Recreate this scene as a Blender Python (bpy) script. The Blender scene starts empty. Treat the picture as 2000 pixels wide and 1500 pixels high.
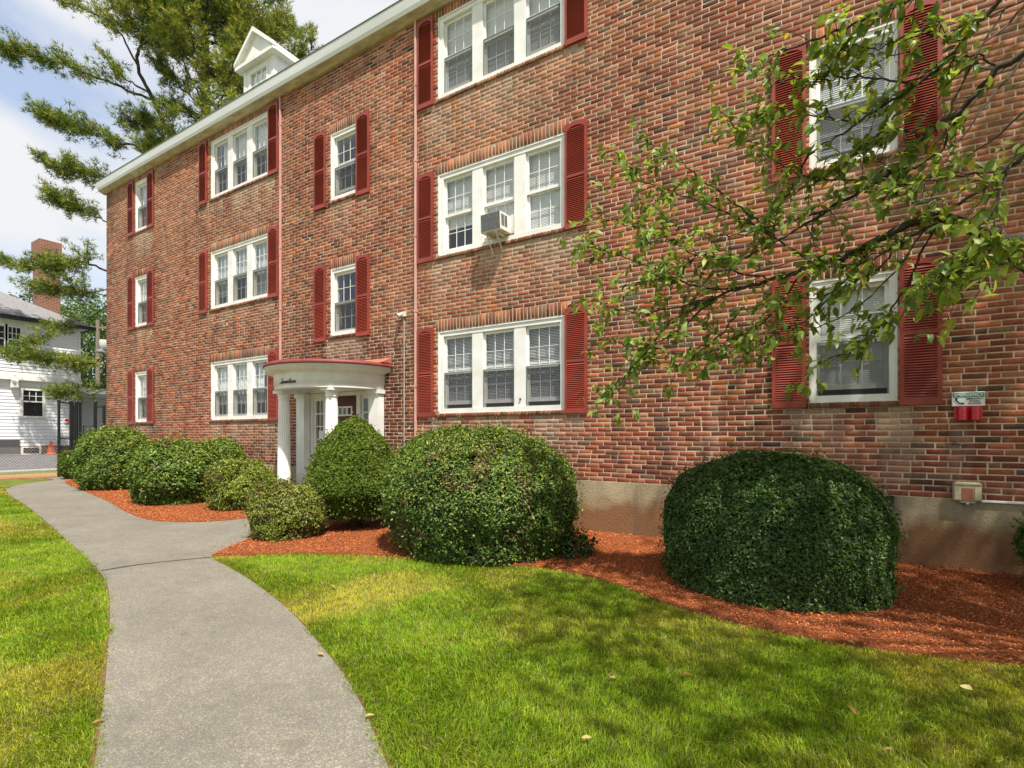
import bpy, math, random
import numpy as np
from mathutils import Vector, Matrix
from mathutils.geometry import tessellate_polygon

R = math.radians
rng = np.random.default_rng(17)
random.seed(17)
S = bpy.context.scene
COL = S.collection

# ------------------------------------------------------------------ camera
D, H = 7.13, 1.46                       # camera: 7.13 m in front of the wall plane Y=0, eye height 1.46 m
PHI = math.atan(980.0 / 1640.0)
cam_d = bpy.data.cameras.new('camera')
cam = bpy.data.objects.new('camera', cam_d)
COL.objects.link(cam)
cam.location = (0, -D, H)
cam.rotation_euler = (R(90), 0, PHI)
cam_d.sensor_width = 36.0
cam_d.lens = 980.0 / 2000.0 * 36.0
cam_d.shift_y = 0.05
cam_d.clip_start = 0.05
cam_d.clip_end = 3000
S.camera = cam

# ------------------------------------------------------------------ sun, sky, exposure
SUN_EL, SUN_AZ = R(60), R(54)           # azimuth measured from the wall's outward normal towards +X
sv = Vector((math.cos(SUN_EL) * math.sin(SUN_AZ), -math.cos(SUN_EL) * math.cos(SUN_AZ), math.sin(SUN_EL)))
sun_d = bpy.data.lights.new('sun', 'SUN')
sun_d.energy = 3.75
sun_d.angle = R(1.0)
sun_d.color = (1.0, 0.94, 0.85)
sun = bpy.data.objects.new('sun', sun_d)
sun.rotation_euler = (-sv).to_track_quat('-Z', 'Y').to_euler()
sun.location = sv * 60
COL.objects.link(sun)

W = bpy.data.worlds.new('World')
S.world = W
W.use_nodes = True
nt = W.node_tree
nt.nodes.clear()
wo = nt.nodes.new('ShaderNodeOutputWorld')
bg = nt.nodes.new('ShaderNodeBackground')
sky = nt.nodes.new('ShaderNodeTexSky')
sky.sky_type = 'NISHITA'
sky.sun_disc = False
sky.sun_elevation = SUN_EL
sky.sun_rotation = math.atan2(sv.x, sv.y)
sky.air_density = 1.2
sky.dust_density = 1.5
tc = nt.nodes.new('ShaderNodeTexCoord')
mp = nt.nodes.new('ShaderNodeMapping')
mp.inputs['Scale'].default_value = (1.0, 1.0, 2.4)
mp.inputs['Location'].default_value = (0.2, 4.4, 1.1)
nz = nt.nodes.new('ShaderNodeTexNoise')
nz.inputs['Scale'].default_value = 1.7
nz.inputs['Detail'].default_value = 9
nz.inputs['Roughness'].default_value = 0.52
nz.inputs['Distortion'].default_value = 0.4
cr = nt.nodes.new('ShaderNodeValToRGB')
cr.color_ramp.elements[0].position = 0.38
cr.color_ramp.elements[0].color = (0.40, 0.40, 0.40, 1)
cr.color_ramp.elements[1].position = 0.57
mx = nt.nodes.new('ShaderNodeMix')
mx.data_type = 'RGBA'
mx.inputs['B'].default_value = (4.0, 4.08, 4.2, 1)
L = nt.links.new
L(tc.outputs['Generated'], mp.inputs['Vector'])
L(mp.outputs['Vector'], nz.inputs['Vector'])
L(nz.outputs['Fac'], cr.inputs['Fac'])
L(cr.outputs['Color'], mx.inputs['Factor'])
tn = nt.nodes.new('ShaderNodeMix')
tn.data_type = 'RGBA'
tn.blend_type = 'MULTIPLY'
tn.inputs['Factor'].default_value = 1.0
tn.inputs['B'].default_value = (0.70, 0.84, 0.98, 1)
L(sky.outputs['Color'], tn.inputs['A'])
L(tn.outputs['Result'], mx.inputs['A'])
L(mx.outputs['Result'], bg.inputs['Color'])
bg.inputs['Strength'].default_value = 0.108
L(bg.outputs['Background'], wo.inputs['Surface'])

S.view_settings.view_transform = 'Standard'
S.view_settings.look = 'None'
S.view_settings.gamma = 1.0
S.view_settings.exposure = 1.04
S.view_settings.use_curve_mapping = False
S.render.engine = 'CYCLES'
S.cycles.max_bounces = 8
S.cycles.transparent_max_bounces = 16

# ------------------------------------------------------------------ helpers
CP, SP = math.cos(PHI), math.sin(PHI)


def at(px, py, z):
    """place at depth z in front of the viewpoint, seen at pixel px,py of the photograph"""
    x = (px - 1000) / 980.0 * z
    return Vector((x * CP - z * SP, -D + x * SP + z * CP, H + (850 - py) / 980.0 * z))


def proj(P):
    P = np.asarray(P, float)
    dx, dy = P[:, 0], P[:, 1] + D
    x = dx * CP + dy * SP
    z = -dx * SP + dy * CP
    zz = np.where(np.abs(z) < 1e-3, 1e-3, z)
    return 1000 + 980 * x / zz, 850 - 980 * (P[:, 2] - H) / zz, z


def obj(name, mesh, parent=None, loc=(0, 0, 0), mat=None, rot=None):
    o = bpy.data.objects.new(name, mesh)
    COL.objects.link(o)
    o.location = loc
    if rot is not None:
        o.rotation_euler = rot
    if parent is not None:
        o.parent = parent
    if mat is not None and mesh is not None and not mesh.materials:
        mesh.materials.append(mat)
    return o


def tag(o, label=None, cat=None, group=None, kind=None):
    if label: o['label'] = label
    if cat: o['category'] = cat
    if group: o['group'] = group
    if kind: o['kind'] = kind
    return o


def thing(name, loc, label, cat, group=None):
    o = obj(name, None, None, loc)
    o.empty_display_size = 0.2
    return tag(o, label, cat, group)


def npmesh(name, V, F, mat=None, tint=None, smooth=False):
    """V (n,3), F (m,k) ; tint (m,3) face colours"""
    V = np.ascontiguousarray(V, np.float32)
    F = np.ascontiguousarray(F, np.int32)
    m, k = F.shape
    me = bpy.data.meshes.new(name)
    me.vertices.add(len(V))
    me.vertices.foreach_set('co', V.ravel())
    me.loops.add(m * k)
    me.loops.foreach_set('vertex_index', F.ravel())
    me.polygons.add(m)
    me.polygons.foreach_set('loop_start', np.arange(0, m * k, k, dtype=np.int32))
    me.polygons.foreach_set('loop_total', np.full(m, k, np.int32))
    if smooth:
        me.polygons.foreach_set('use_smooth', np.ones(m, bool))
    if tint is not None:
        a = me.attributes.new('tint', 'FLOAT_COLOR', 'FACE')
        c = np.ones((m, 4), np.float32)
        c[:, :3] = tint
        a.data.foreach_set('color', c.ravel())
    me.update(calc_edges=True)
    if mat: me.materials.append(mat)
    return me


class MB:
    def __init__(s):
        s.v, s.f, s.sm = [], [], []

    def add(s, vs, fs, smooth=False):
        b = len(s.v)
        s.v += [tuple(v) for v in vs]
        s.f += [tuple(b + i for i in f) for f in fs]
        s.sm += [smooth] * len(fs)
        return s

    def box(s, x0, x1, y0, y1, z0, z1, rot=None, piv=None):
        vs = [(x, y, z) for x in (x0, x1) for y in (y0, y1) for z in (z0, z1)]
        if rot is not None:
            p = Vector(piv)
            vs = [tuple(rot @ (Vector(v) - p) + p) for v in vs]
        return s.add(vs, [(0, 1, 3, 2), (4, 6, 7, 5), (0, 4, 5, 1), (2, 3, 7, 6), (0, 2, 6, 4), (1, 5, 7, 3)])

    def quad(s, a, b, c, d):
        return s.add([a, b, c, d], [(0, 1, 2, 3)])

    def tube(s, pts, rad, n=6, cap=True, smooth=True):
        pts = [Vector(p) for p in pts]
        if not hasattr(rad, '__len__'): rad = [rad] * len(pts)
        vs, fs = [], []
        for i, p in enumerate(pts):
            t = (pts[min(i + 1, len(pts) - 1)] - pts[max(i - 1, 0)])
            if t.length < 1e-6: t = Vector((0, 0, 1))
            t.normalize()
            u = t.cross(Vector((0.12, 0.31, 1)) if abs(t.z) < 0.9 else Vector((1, 0.1, 0))).normalized()
            w = t.cross(u)
            for j in range(n):
                a = 2 * math.pi * j / n
                vs.append(p + (u * math.cos(a) + w * math.sin(a)) * rad[i])
        for i in range(len(pts) - 1):
            for j in range(n):
                fs.append((i * n + j, i * n + (j + 1) % n, (i + 1) * n + (j + 1) % n, (i + 1) * n + j))
        s.add(vs, fs, smooth)
        if cap:
            m = len(pts) - 1
            s.add(vs[:n][::-1], [tuple(range(n))])
            s.add(vs[m * n:], [tuple(range(n))])
        return s

    def lathe(s, prof, c=(0, 0, 0), n=24, a0=0.0, a1=2 * math.pi, smooth=True):
        """profile of (r,z); swept about z"""
        full = abs(a1 - a0 - 2 * math.pi) < 1e-6
        k = n if full else n + 1
        vs = []
        for r, z in prof:
            for j in range(k):
                a = a0 + (a1 - a0) * j / n
                vs.append((c[0] + r * math.cos(a), c[1] + r * math.sin(a), c[2] + z))
        fs = []
        for i in range(len(prof) - 1):
            for j in range(n):
                j2 = (j + 1) % k
                fs.append((i * k + j, i * k + j2, (i + 1) * k + j2, (i + 1) * k + j))
        return s.add(vs, fs, smooth)

    def prism(s, poly, axis, a, b):
        """poly of 2-D points extruded along axis from a to b"""
        def mk(p, t):
            return {'x': (t, p[0], p[1]), 'y': (p[0], t, p[1]), 'z': (p[0], p[1], t)}[axis]
        n = len(poly)
        vs = [mk(p, a) for p in poly] + [mk(p, b) for p in poly]
        fs = [tuple(range(n))[::-1], tuple(range(n, 2 * n))] + [(i, (i + 1) % n, n + (i + 1) % n, n + i) for i in range(n)]
        return s.add(vs, fs)

    def mesh(s, name, mat=None):
        me = bpy.data.meshes.new(name)
        me.from_pydata(s.v, [], s.f)
        me.polygons.foreach_set('use_smooth', s.sm)
        me.update()
        if mat: me.materials.append(mat)
        return me

    def build(s, name, mat, parent=None, loc=(0, 0, 0), bevel=0, rot=None):
        o = obj(name, s.mesh(name, mat), parent, loc, rot=rot)
        if bevel:
            b = o.modifiers.new('bevel', 'BEVEL')
            b.width = bevel
            b.segments = 2
            b.limit_method = 'ANGLE'
        return o


def vnoise(P, seed=0):
    """smooth value noise, P (n,2) or (n,3) -> 0..1"""
    P = np.asarray(P, float)
    if P.shape[1] == 2:
        P = np.c_[P, np.zeros(len(P))]
    i = np.floor(P).astype(np.int64)
    f = P - i
    f = f * f * (3 - 2 * f)
    out = np.zeros(len(P))
    for dx in (0, 1):
        for dy in (0, 1):
            for dz in (0, 1):
                h = ((i[:, 0] + dx) * 374761393 + (i[:, 1] + dy) * 668265263 + (i[:, 2] + dz) * 2147483647 + seed * 974634777) & 0x7fffffff
                h = ((h ^ (h >> 13)) * 1274126177) & 0x7fffffff
                h = ((h ^ (h >> 16)) & 0xffff) / 65535.0
                w = np.where(dx, f[:, 0], 1 - f[:, 0]) * np.where(dy, f[:, 1], 1 - f[:, 1]) * np.where(dz, f[:, 2], 1 - f[:, 2])
                out += h * w
    return out


def fbm(P, seed=0, oct=3):
    P = np.asarray(P, float)
    o, a, t = 0, 1.0, 0
    for k in range(oct):
        o = o + a * vnoise(P * (2 ** k), seed + k * 7)
        t += a
        a *= 0.5
    return o / t


def inpoly(x, y, poly):
    r = np.zeros(len(x), bool)
    n = len(poly)
    for i in range(n):
        x0, y0 = poly[i]
        x1, y1 = poly[(i + 1) % n]
        if y0 == y1: continue
        c = ((y0 > y) != (y1 > y)) & (x < (x1 - x0) * (y - y0) / (y1 - y0) + x0)
        r ^= c
    return r


def spline(pts, k=6):
    """Catmull-Rom through 2-D or 3-D points"""
    P = [np.array(p, float) for p in pts]
    P = [2 * P[0] - P[1]] + P + [2 * P[-1] - P[-2]]
    out = []
    for i in range(1, len(P) - 2):
        for j in range(k):
            t = j / k
            out.append(0.5 * ((2 * P[i]) + (-P[i - 1] + P[i + 1]) * t + (2 * P[i - 1] - 5 * P[i] + 4 * P[i + 1] - P[i + 2]) * t * t + (-P[i - 1] + 3 * P[i] - 3 * P[i + 1] + P[i + 2]) * t ** 3))
    out.append(P[-2])
    return [tuple(p) for p in out]


# ------------------------------------------------------------------ materials
def mat_new(name):
    m = bpy.data.materials.new(name)
    m.use_nodes = True
    n = m.node_tree
    return m, n, n.nodes['Principled BSDF']


def ramp(n, fac, stops):
    r = n.nodes.new('ShaderNodeValToRGB')
    e = r.color_ramp.elements
    while len(e) < len(stops): e.new(0.5)
    for k, (p, c) in enumerate(stops):
        e[k].position = p
        e[k].color = (*c, 1)
    n.links.new(fac, r.inputs['Fac'])
    return r.outputs['Color']


def noise(n, scale, detail=4, rough=0.55, vec=None, stretch=None):
    t = n.nodes.new('ShaderNodeTexNoise')
    t.inputs['Scale'].default_value = scale
    t.inputs['Detail'].default_value = detail
    t.inputs['Roughness'].default_value = rough
    g = n.nodes.new('ShaderNodeNewGeometry')
    src = g.outputs['Position']
    if stretch:
        q = n.nodes.new('ShaderNodeMapping')
        q.inputs['Scale'].default_value = stretch
        n.links.new(src, q.inputs['Vector'])
        src = q.outputs['Vector']
    n.links.new(src, t.inputs['Vector'])
    return t.outputs['Fac']


def mixc(n, fac, a, b, mode='MIX'):
    m = n.nodes.new('ShaderNodeMix')
    m.data_type = 'RGBA'
    m.blend_type = mode
    for s, v in (('Factor', fac), ('A', a), ('B', b)):
        if isinstance(v, (int, float)): m.inputs[s].default_value = v
        elif isinstance(v, tuple): m.inputs[s].default_value = (*v, 1)
        else: n.links.new(v, m.inputs[s])
    return m.outputs['Result']


def bump(n, b, height, strength=0.3, dist=0.01):
    k = n.nodes.new('ShaderNodeBump')
    k.inputs['Strength'].default_value = strength
    k.inputs['Distance'].default_value = dist
    n.links.new(height, k.inputs['Height'])
    n.links.new(k.outputs['Normal'], b.inputs['Normal'])


def simple(name, c1, c2=None, scale=6, rough=0.6, bmp=0.0, bscale=60, metal=0.0, spec=0.4, stretch=None, lo=0.35, hi=0.65):
    m, n, b = mat_new(name)
    if c2 is None: c2 = tuple(x * 0.85 for x in c1)
    n.links.new(ramp(n, noise(n, scale, 6, 0.6, stretch=stretch), [(lo, c2), (hi, c1)]), b.inputs['Base Color'])
    b.inputs['Roughness'].default_value = rough
    b.inputs['Metallic'].default_value = metal
    b.inputs['Specular IOR Level'].default_value = spec
    if bmp: bump(n, b, noise(n, bscale, 4), bmp, 0.01)
    return m


def attr(n, name='tint'):
    a = n.nodes.new('ShaderNodeAttribute')
    a.attribute_name = name
    return a.outputs['Color']


M = {}
# brick: colour of each brick comes from its own tint; grain and pits from noise
m, n, b = mat_new('brick')
f1 = noise(n, 38, 6, 0.7)
c = mixc(n, 0.7, attr(n), ramp(n, f1, [(0.3, (0.45, 0.42, 0.42)), (0.52, (1, 1, 1)), (0.72, (1.5, 1.35, 1.25))]), 'MULTIPLY')
c = mixc(n, ramp(n, noise(n, 11, 5, 0.7), [(0.58, (0, 0, 0)), (0.78, (0.35, 0.35, 0.35))]), c, (0.55, 0.46, 0.38))
c = mixc(n, ramp(n, noise(n, 1.5, 6, 0.65, stretch=(1.6, 1, 0.30)), [(0.54, (0, 0, 0)), (0.72, (0.34, 0.34, 0.34))]), c, (0.42, 0.31, 0.23))
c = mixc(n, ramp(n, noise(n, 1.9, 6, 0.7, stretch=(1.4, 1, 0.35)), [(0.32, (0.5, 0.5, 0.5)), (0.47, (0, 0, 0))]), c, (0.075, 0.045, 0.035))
n.links.new(c, b.inputs['Base Color'])
b.inputs['Roughness'].default_value = 0.88
b.inputs['Specular IOR Level'].default_value = 0.2
bump(n, b, noise(n, 90, 5, 0.7), 0.6, 0.006)
M['brick'] = m
M['mortar'] = simple('mortar', (0.67, 0.50, 0.365), (0.46, 0.34, 0.245), 5, 0.95, 0.5, 120, spec=0.1)
m = M['mortar']; n = m.node_tree; b = n.nodes['Principled BSDF']
old = b.inputs['Base Color'].links[0].from_socket
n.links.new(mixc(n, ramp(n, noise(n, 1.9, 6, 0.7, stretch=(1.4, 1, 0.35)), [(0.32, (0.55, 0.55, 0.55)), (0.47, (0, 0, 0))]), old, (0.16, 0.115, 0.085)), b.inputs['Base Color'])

# concrete foundation with red mulch dust splashed up from the bed and grey water stains
m, n, b = mat_new('foundation_concrete')
g = n.nodes.new('ShaderNodeNewGeometry')
sx = n.nodes.new('ShaderNodeSeparateXYZ')
n.links.new(g.outputs['Position'], sx.inputs['Vector'])
base = ramp(n, noise(n, 2.2, 6, 0.65), [(0.3, (0.30, 0.245, 0.145)), (0.7, (0.46, 0.385, 0.245))])
add = n.nodes.new('ShaderNodeMath'); add.operation = 'MULTIPLY_ADD'
n.links.new(noise(n, 1.6, 4, 0.6), add.inputs[0]); add.inputs[1].default_value = -0.75
n.links.new(sx.outputs['Z'], add.inputs[2])
dust = ramp(n, add.outputs[0], [(0.0, (0.85, 0.85, 0.85)), (0.22, (0, 0, 0))])
c = mixc(n, dust, base, (0.23, 0.105, 0.045))
st = ramp(n, noise(n, 1.0, 5, 0.6, stretch=(2.2, 1, 0.45)), [(0.52, (0, 0, 0)), (0.66, (0.7, 0.7, 0.7))])
c = mixc(n, st, c, (0.13, 0.10, 0.075))
n.links.new(c, b.inputs['Base Color'])
b.inputs['Roughness'].default_value = 0.93
b.inputs['Specular IOR Level'].default_value = 0.15
bump(n, b, noise(n, 45, 6, 0.7), 0.55, 0.02)
M['foundation'] = m

M['white'] = simple('white_paint', (0.82, 0.81, 0.78), (0.70, 0.68, 0.63), 3.0, 0.45, 0.05, 30)
M['fascia'] = simple('weathered_white_board', (0.86, 0.87, 0.88), (0.72, 0.72, 0.71), 2.0, 0.5, 0.1, 20, stretch=(0.3, 1, 2.5))
M['soffit'] = simple('stained_soffit', (0.60, 0.52, 0.38), (0.36, 0.30, 0.21), 5.0, 0.8, 0.2, 30, stretch=(0.6, 2, 2))
M['shutter'] = simple('red_shutter_paint', (0.32, 0.052, 0.028), (0.22, 0.034, 0.021), 1.6, 0.42, 0.05, 40)
M['door'] = simple('maroon_door_paint', (0.085, 0.012, 0.012), None, 4, 0.4)
M['roofred'] = simple('red_metal_roof', (0.26, 0.055, 0.050), (0.19, 0.036, 0.034), 5, 0.55)
M['roofcop'] = simple('orange_flashing', (0.46, 0.17, 0.09), (0.33, 0.10, 0.06), 5, 0.6)
M['pink'] = simple('faded_pink_pipe', (0.60, 0.34, 0.29), (0.48, 0.26, 0.22), 3, 0.6)
M['conduit'] = simple('grey_conduit', (0.50, 0.44, 0.40), (0.36, 0.32, 0.29), 9, 0.5)
M['shingle'] = simple('grey_shingle', (0.19, 0.185, 0.19), (0.12, 0.12, 0.125), 9, 0.9, 0.5, 40)
M['interior'] = simple('dark_backing', (0.035, 0.035, 0.04), None, 3, 0.9)  # near-black colour stands in for unlit space behind the openings
M['blind'] = simple('white_blind', (0.88, 0.87, 0.85), (0.82, 0.81, 0.79), 4, 0.6)
M['curtain'] = simple('pale_curtain', (0.85, 0.84, 0.82), (0.68, 0.66, 0.66), 9, 0.8, stretch=(3, 1, 0.1))
M['ac_white'] = simple('ac_cabinet', (0.78, 0.77, 0.72), (0.62, 0.58, 0.48), 8, 0.5)
M['ac_grey'] = simple('ac_fins', (0.20, 0.20, 0.20), (0.13, 0.13, 0.13), 20, 0.5, metal=0.3)
M['black'] = simple('black_metal', (0.012, 0.014, 0.014), None, 8, 0.45)
M['blackgutter'] = simple('black_gutter', (0.02, 0.02, 0.022), None, 8, 0.5)
M['signwhite'] = simple('sign_white', (0.82, 0.82, 0.82), None, 6, 0.4)
M['signgreen'] = simple('sign_green', (0.10, 0.33, 0.19), None, 6, 0.4)
M['signblack'] = simple('sign_black', (0.015, 0.015, 0.02), None, 6, 0.5)
M['signred'] = simple('sign_red', (0.55, 0.03, 0.04), None, 6, 0.4)
M['phonered'] = simple('glossy_red_plastic', (0.60, 0.012, 0.03), (0.45, 0.01, 0.02), 5, 0.22, spec=0.6)
M['boxbeige'] = simple('aged_cream_box', (0.60, 0.53, 0.34), (0.42, 0.36, 0.20), 14, 0.5)
M['boxrust'] = simple('faded_red_panel', (0.36, 0.09, 0.05), (0.27, 0.12, 0.07), 20, 0.6)
M['cone'] = simple('orange_cone', (0.75, 0.12, 0.03), None, 6, 0.5)
M['asphalt'] = simple('asphalt_lot', (0.13, 0.13, 0.135), (0.085, 0.085, 0.09), 3, 0.9, 0.3, 150)
M['kerb'] = simple('pale_kerb', (0.42, 0.41, 0.39), None, 6, 0.9)
M['bark'] = simple('tree_bark', (0.075, 0.055, 0.042), (0.03, 0.022, 0.018), 22, 0.9, 0.6, 60)
M['pinebark'] = simple('pine_bark', (0.10, 0.075, 0.06), (0.04, 0.03, 0.026), 8, 0.95, 0.6, 30)
M['twig'] = simple('shrub_twig', (0.10, 0.06, 0.035), (0.05, 0.03, 0.02), 30, 0.9)
M['stone'] = simple('bluestone', (0.40, 0.37, 0.33), (0.27, 0.26, 0.25), 4, 0.85, 0.2, 50)
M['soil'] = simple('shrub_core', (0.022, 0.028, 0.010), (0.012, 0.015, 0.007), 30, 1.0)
M['pole'] = simple('weathered_pole', (0.22, 0.18, 0.14), None, 8, 0.9)
M['rustspot'] = simple('rust_spot', (0.10, 0.05, 0.03), None, 40, 0.9)

# clapboard
M['clap'] = simple('white_clapboard', (0.80, 0.81, 0.82), (0.71, 0.72, 0.73), 2.5, 0.6, stretch=(1, 0.4, 3))

# asphalt-concrete path with pale aggregate specks
m, n, b = mat_new('path_surface')
c = ramp(n, noise(n, 1.1, 5, 0.6), [(0.3, (0.166, 0.153, 0.124)), (0.7, (0.220, 0.203, 0.166))])
v = n.nodes.new('ShaderNodeTexVoronoi')
v.inputs['Scale'].default_value = 185
g = n.nodes.new('ShaderNodeNewGeometry')
n.links.new(g.outputs['Position'], v.inputs['Vector'])
bw = n.nodes.new('ShaderNodeRGBToBW')
n.links.new(v.outputs['Color'], bw.inputs['Color'])
sp = ramp(n, bw.outputs['Val'], [(0.0, (0.5, 0.5, 0.5)), (0.4, (0.92, 0.92, 0.92)), (0.70, (1.02, 1.02, 1.0)), (0.80, (2.0, 1.88, 1.6))])
c = mixc(n, 0.85, c, sp, 'MULTIPLY')
c = mixc(n, ramp(n, noise(n, 30, 3), [(0.35, (0.75, 0.75, 0.75)), (0.6, (1.0, 1.0, 1.0))]), (0.14, 0.135, 0.125), c)
c = mixc(n, ramp(n, noise(n, 0.8, 6, 0.75), [(0.48, (0, 0, 0)), (0.75, (0.5, 0.5, 0.5))]), c, (0.125, 0.113, 0.095))
n.links.new(c, b.inputs['Base Color'])
b.inputs['Roughness'].default_value = 0.9
b.inputs['Specular IOR Level'].default_value = 0.2
c = mixc(n, ramp(n, noise(n, 7, 5, 0.7), [(0.35, (0.25, 0.25, 0.25)), (0.6, (0, 0, 0))]), c, (0.10, 0.092, 0.078))
c = mixc(n, ramp(n, noise(n, 2.6, 3, 0.5), [(0.70, (0, 0, 0)), (0.74, (0.45, 0.45, 0.45))]), c, (0.115, 0.10, 0.082))
n.links.new(c, b.inputs['Base Color'])
bump(n, b, bw.outputs['Val'], 0.35, 0.006)
M['path'] = m

# ground under the grass, far grass
M['ground'] = simple('lawn_soil', (0.13, 0.17, 0.028), (0.10, 0.10, 0.03), 1.6, 1.0, 0.5, 60, spec=0.05)
m, n, b = mat_new('red_mulch')
c = ramp(n, noise(n, 55, 5, 0.75), [(0.25, (0.10, 0.03, 0.014)), (0.5, (0.34, 0.105, 0.04)), (0.75, (0.52, 0.20, 0.085))])
n.links.new(mixc(n, ramp(n, noise(n, 0.9, 4), [(0.3, (0.7, 0.7, 0.7)), (0.7, (1.1, 1.1, 1.1))]), (0.22, 0.075, 0.032), c), b.inputs['Base Color'])
b.inputs['Roughness'].default_value = 0.95
b.inputs['Specular IOR Level'].default_value = 0.1
bump(n, b, noise(n, 70, 5, 0.8), 1.0, 0.03)
M['mulch'] = m


def leafmat(name, trans=0.3, rough=0.45, spec=0.35, gain=1.0):
    m, n, b = mat_new(name)
    col = attr(n)
    n.links.new(col, b.inputs['Base Color'])
    b.inputs['Roughness'].default_value = rough
    b.inputs['Specular IOR Level'].default_value = spec
    t = n.nodes.new('ShaderNodeBsdfTranslucent')
    tcx = mixc(n, 1.0, col, (1.25, 1.15, 0.55), 'MULTIPLY')
    n.links.new(tcx, t.inputs['Color'])
    x = n.nodes.new('ShaderNodeMixShader')
    x.inputs[0].default_value = trans
    n.links.new(b.outputs[0], x.inputs[1])
    n.links.new(t.outputs[0], x.inputs[2])
    n.links.new(x.outputs[0], n.nodes['Material Output'].inputs['Surface'])
    return m


M['leaf'] = leafmat('glossy_leaf', 0.24, 0.42, 0.36)
M['treeleaf'] = leafmat('tree_leaf', 0.48, 0.42, 0.4)
M['yew'] = leafmat('yew_needle', 0.2, 0.6, 0.2)
M['grass'] = leafmat('grass_blade', 0.35, 0.55, 0.2)
M['needle'] = leafmat('pine_needle', 0.25, 0.5, 0.3)
M['chip'] = leafmat('mulch_chip', 0.0, 0.9, 0.1)
M['dryleaf'] = leafmat('dry_leaf', 0.2, 0.7, 0.2)

# glass: reflects the sky, lets the blinds behind show
m, n, b = mat_new('window_glass')
n.nodes.remove(b)
fr = n.nodes.new('ShaderNodeLayerWeight'); fr.inputs['Blend'].default_value = 0.5
pw_ = n.nodes.new('ShaderNodeMath'); pw_.operation = 'POWER'; pw_.inputs[1].default_value = 3.0
n.links.new(fr.outputs['Facing'], pw_.inputs[0])
ma = n.nodes.new('ShaderNodeMath'); ma.operation = 'MULTIPLY_ADD'; ma.inputs[1].default_value = 0.75; ma.inputs[2].default_value = 0.085
n.links.new(pw_.outputs[0], ma.inputs[0])
gl = n.nodes.new('ShaderNodeBsdfGlossy'); gl.inputs['Roughness'].default_value = 0.015
tr = n.nodes.new('ShaderNodeBsdfTransparent'); tr.inputs['Color'].default_value = (0.92, 0.95, 0.94, 1)
x = n.nodes.new('ShaderNodeMixShader')
n.links.new(ma.outputs[0], x.inputs[0]); n.links.new(tr.outputs[0], x.inputs[1]); n.links.new(gl.outputs[0], x.inputs[2])
n.links.new(x.outputs[0], n.nodes['Material Output'].inputs['Surface'])
M['glass'] = m
# insect screen: fine dark gauze
m, n, b = mat_new('insect_screen')
b.inputs['Base Color'].default_value = (0.045, 0.048, 0.05, 1)
b.inputs['Roughness'].default_value = 0.6
tr = n.nodes.new('ShaderNodeBsdfTransparent')
x = n.nodes.new('ShaderNodeMixShader'); x.inputs[0].default_value = 0.46
n.links.new(tr.outputs[0], x.inputs[1]); n.links.new(b.outputs[0], x.inputs[2])
n.links.new(x.outputs[0], n.nodes['Material Output'].inputs['Surface'])
M['screen'] = m
M['screenframe'] = simple('screen_frame', (0.20, 0.25, 0.24), None, 6, 0.4, metal=0.3)
# ================================================================== THE GROUND
PL = [(1.0, -9.6), (0.2, -8.6), (-1.0, -7.2), (-2.12, -6.43), (-2.7, -6.18), (-3.6, -5.81), (-5.21, -5.19), (-6.45, -4.81), (-8.9, -4.32),
      (-13.19, -3.51), (-16.63, -2.94), (-18.75, -2.46), (-20.26, -1.69), (-20.99, -0.83), (-22.5, -0.6)]
BL = [(-22.5, 0.5), (-20.6, -0.55), (-19.0, -1.12), (-13.89, -2.1), (-10.94, -2.77), (-9.59, -2.94), (-8.75, -2.62), (-8.45, -2.0), (-8.42, -1.56)]
BR = [(-6.85, -1.56), (-6.80, -2.4), (-6.78, -2.86), (-6.55, -3.32), (-6.2, -3.80)]
PR = [(-6.08, -3.87), (-4.95, -4.13), (-3.78, -4.49), (-2.76, -4.9), (-2.13, -5.2), (-1.6, -5.52), (-1.08, -5.82), (0.2, -6.7), (1.4, -8.2), (2.0, -9.2)]
sPL, sBL, sBR, sPR = spline(PL), spline(BL), spline(BR), spline(PR)
path_poly = sPL + sBL + sBR + sPR
lawn_edge = spline([(-6.16, -3.80), (-5.79, -3.5), (-5.19, -3.08), (-4.42, -2.74), (-3.16, -2.4), (-2.3, -2.23), (-1.66, -2.41), (-1.08, -2.73),
                    (-0.46, -2.92), (0.04, -2.96), (0.62, -2.88), (1.15, -2.75), (2.5, -2.35), (5.2, -2.2)])
bed_left = [p for p in sBL if p[0] < -8.4] + [(-9.95, -1.56), (-9.95, 0.02), (-20.6, 0.02)]
bed_left = [p for p in bed_left if p[0] > -20.7]
bed_right = sBR[::-1][0:0] + [p for p in sBR] + lawn_edge + [(5.2, 0.02), (-5.9, 0.02), (-5.9, -1.38), (-6.6, -1.40)]


def sheet(name, poly, z, mat, thick=0.05):
    vs = [Vector((x, y, z)) for x, y in poly]
    tris = tessellate_polygon([vs])
    n_ = len(vs)
    V = [tuple(v) for v in vs] + [(v.x, v.y, z - thick) for v in vs]
    me = bpy.data.meshes.new(name)
    me.from_pydata(V, [], [tuple(t) for t in tris] + [(i, (i + 1) % n_, n_ + (i + 1) % n_, n_ + i) for i in range(n_)])
    me.update()
    o = obj(name, me, mat=mat)
    # upward faces
    import bmesh
    bm = bmesh.new(); bm.from_mesh(me); bmesh.ops.recalc_face_normals(bm, faces=bm.faces); bm.to_mesh(me); bm.free()
    return tag(o, kind='structure')


def rise(X):
    t = np.clip((-24.0 - np.asarray(X, float)) / 7.0, 0, 1)
    return 0.5 * t * t * (3 - 2 * t)


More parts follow.
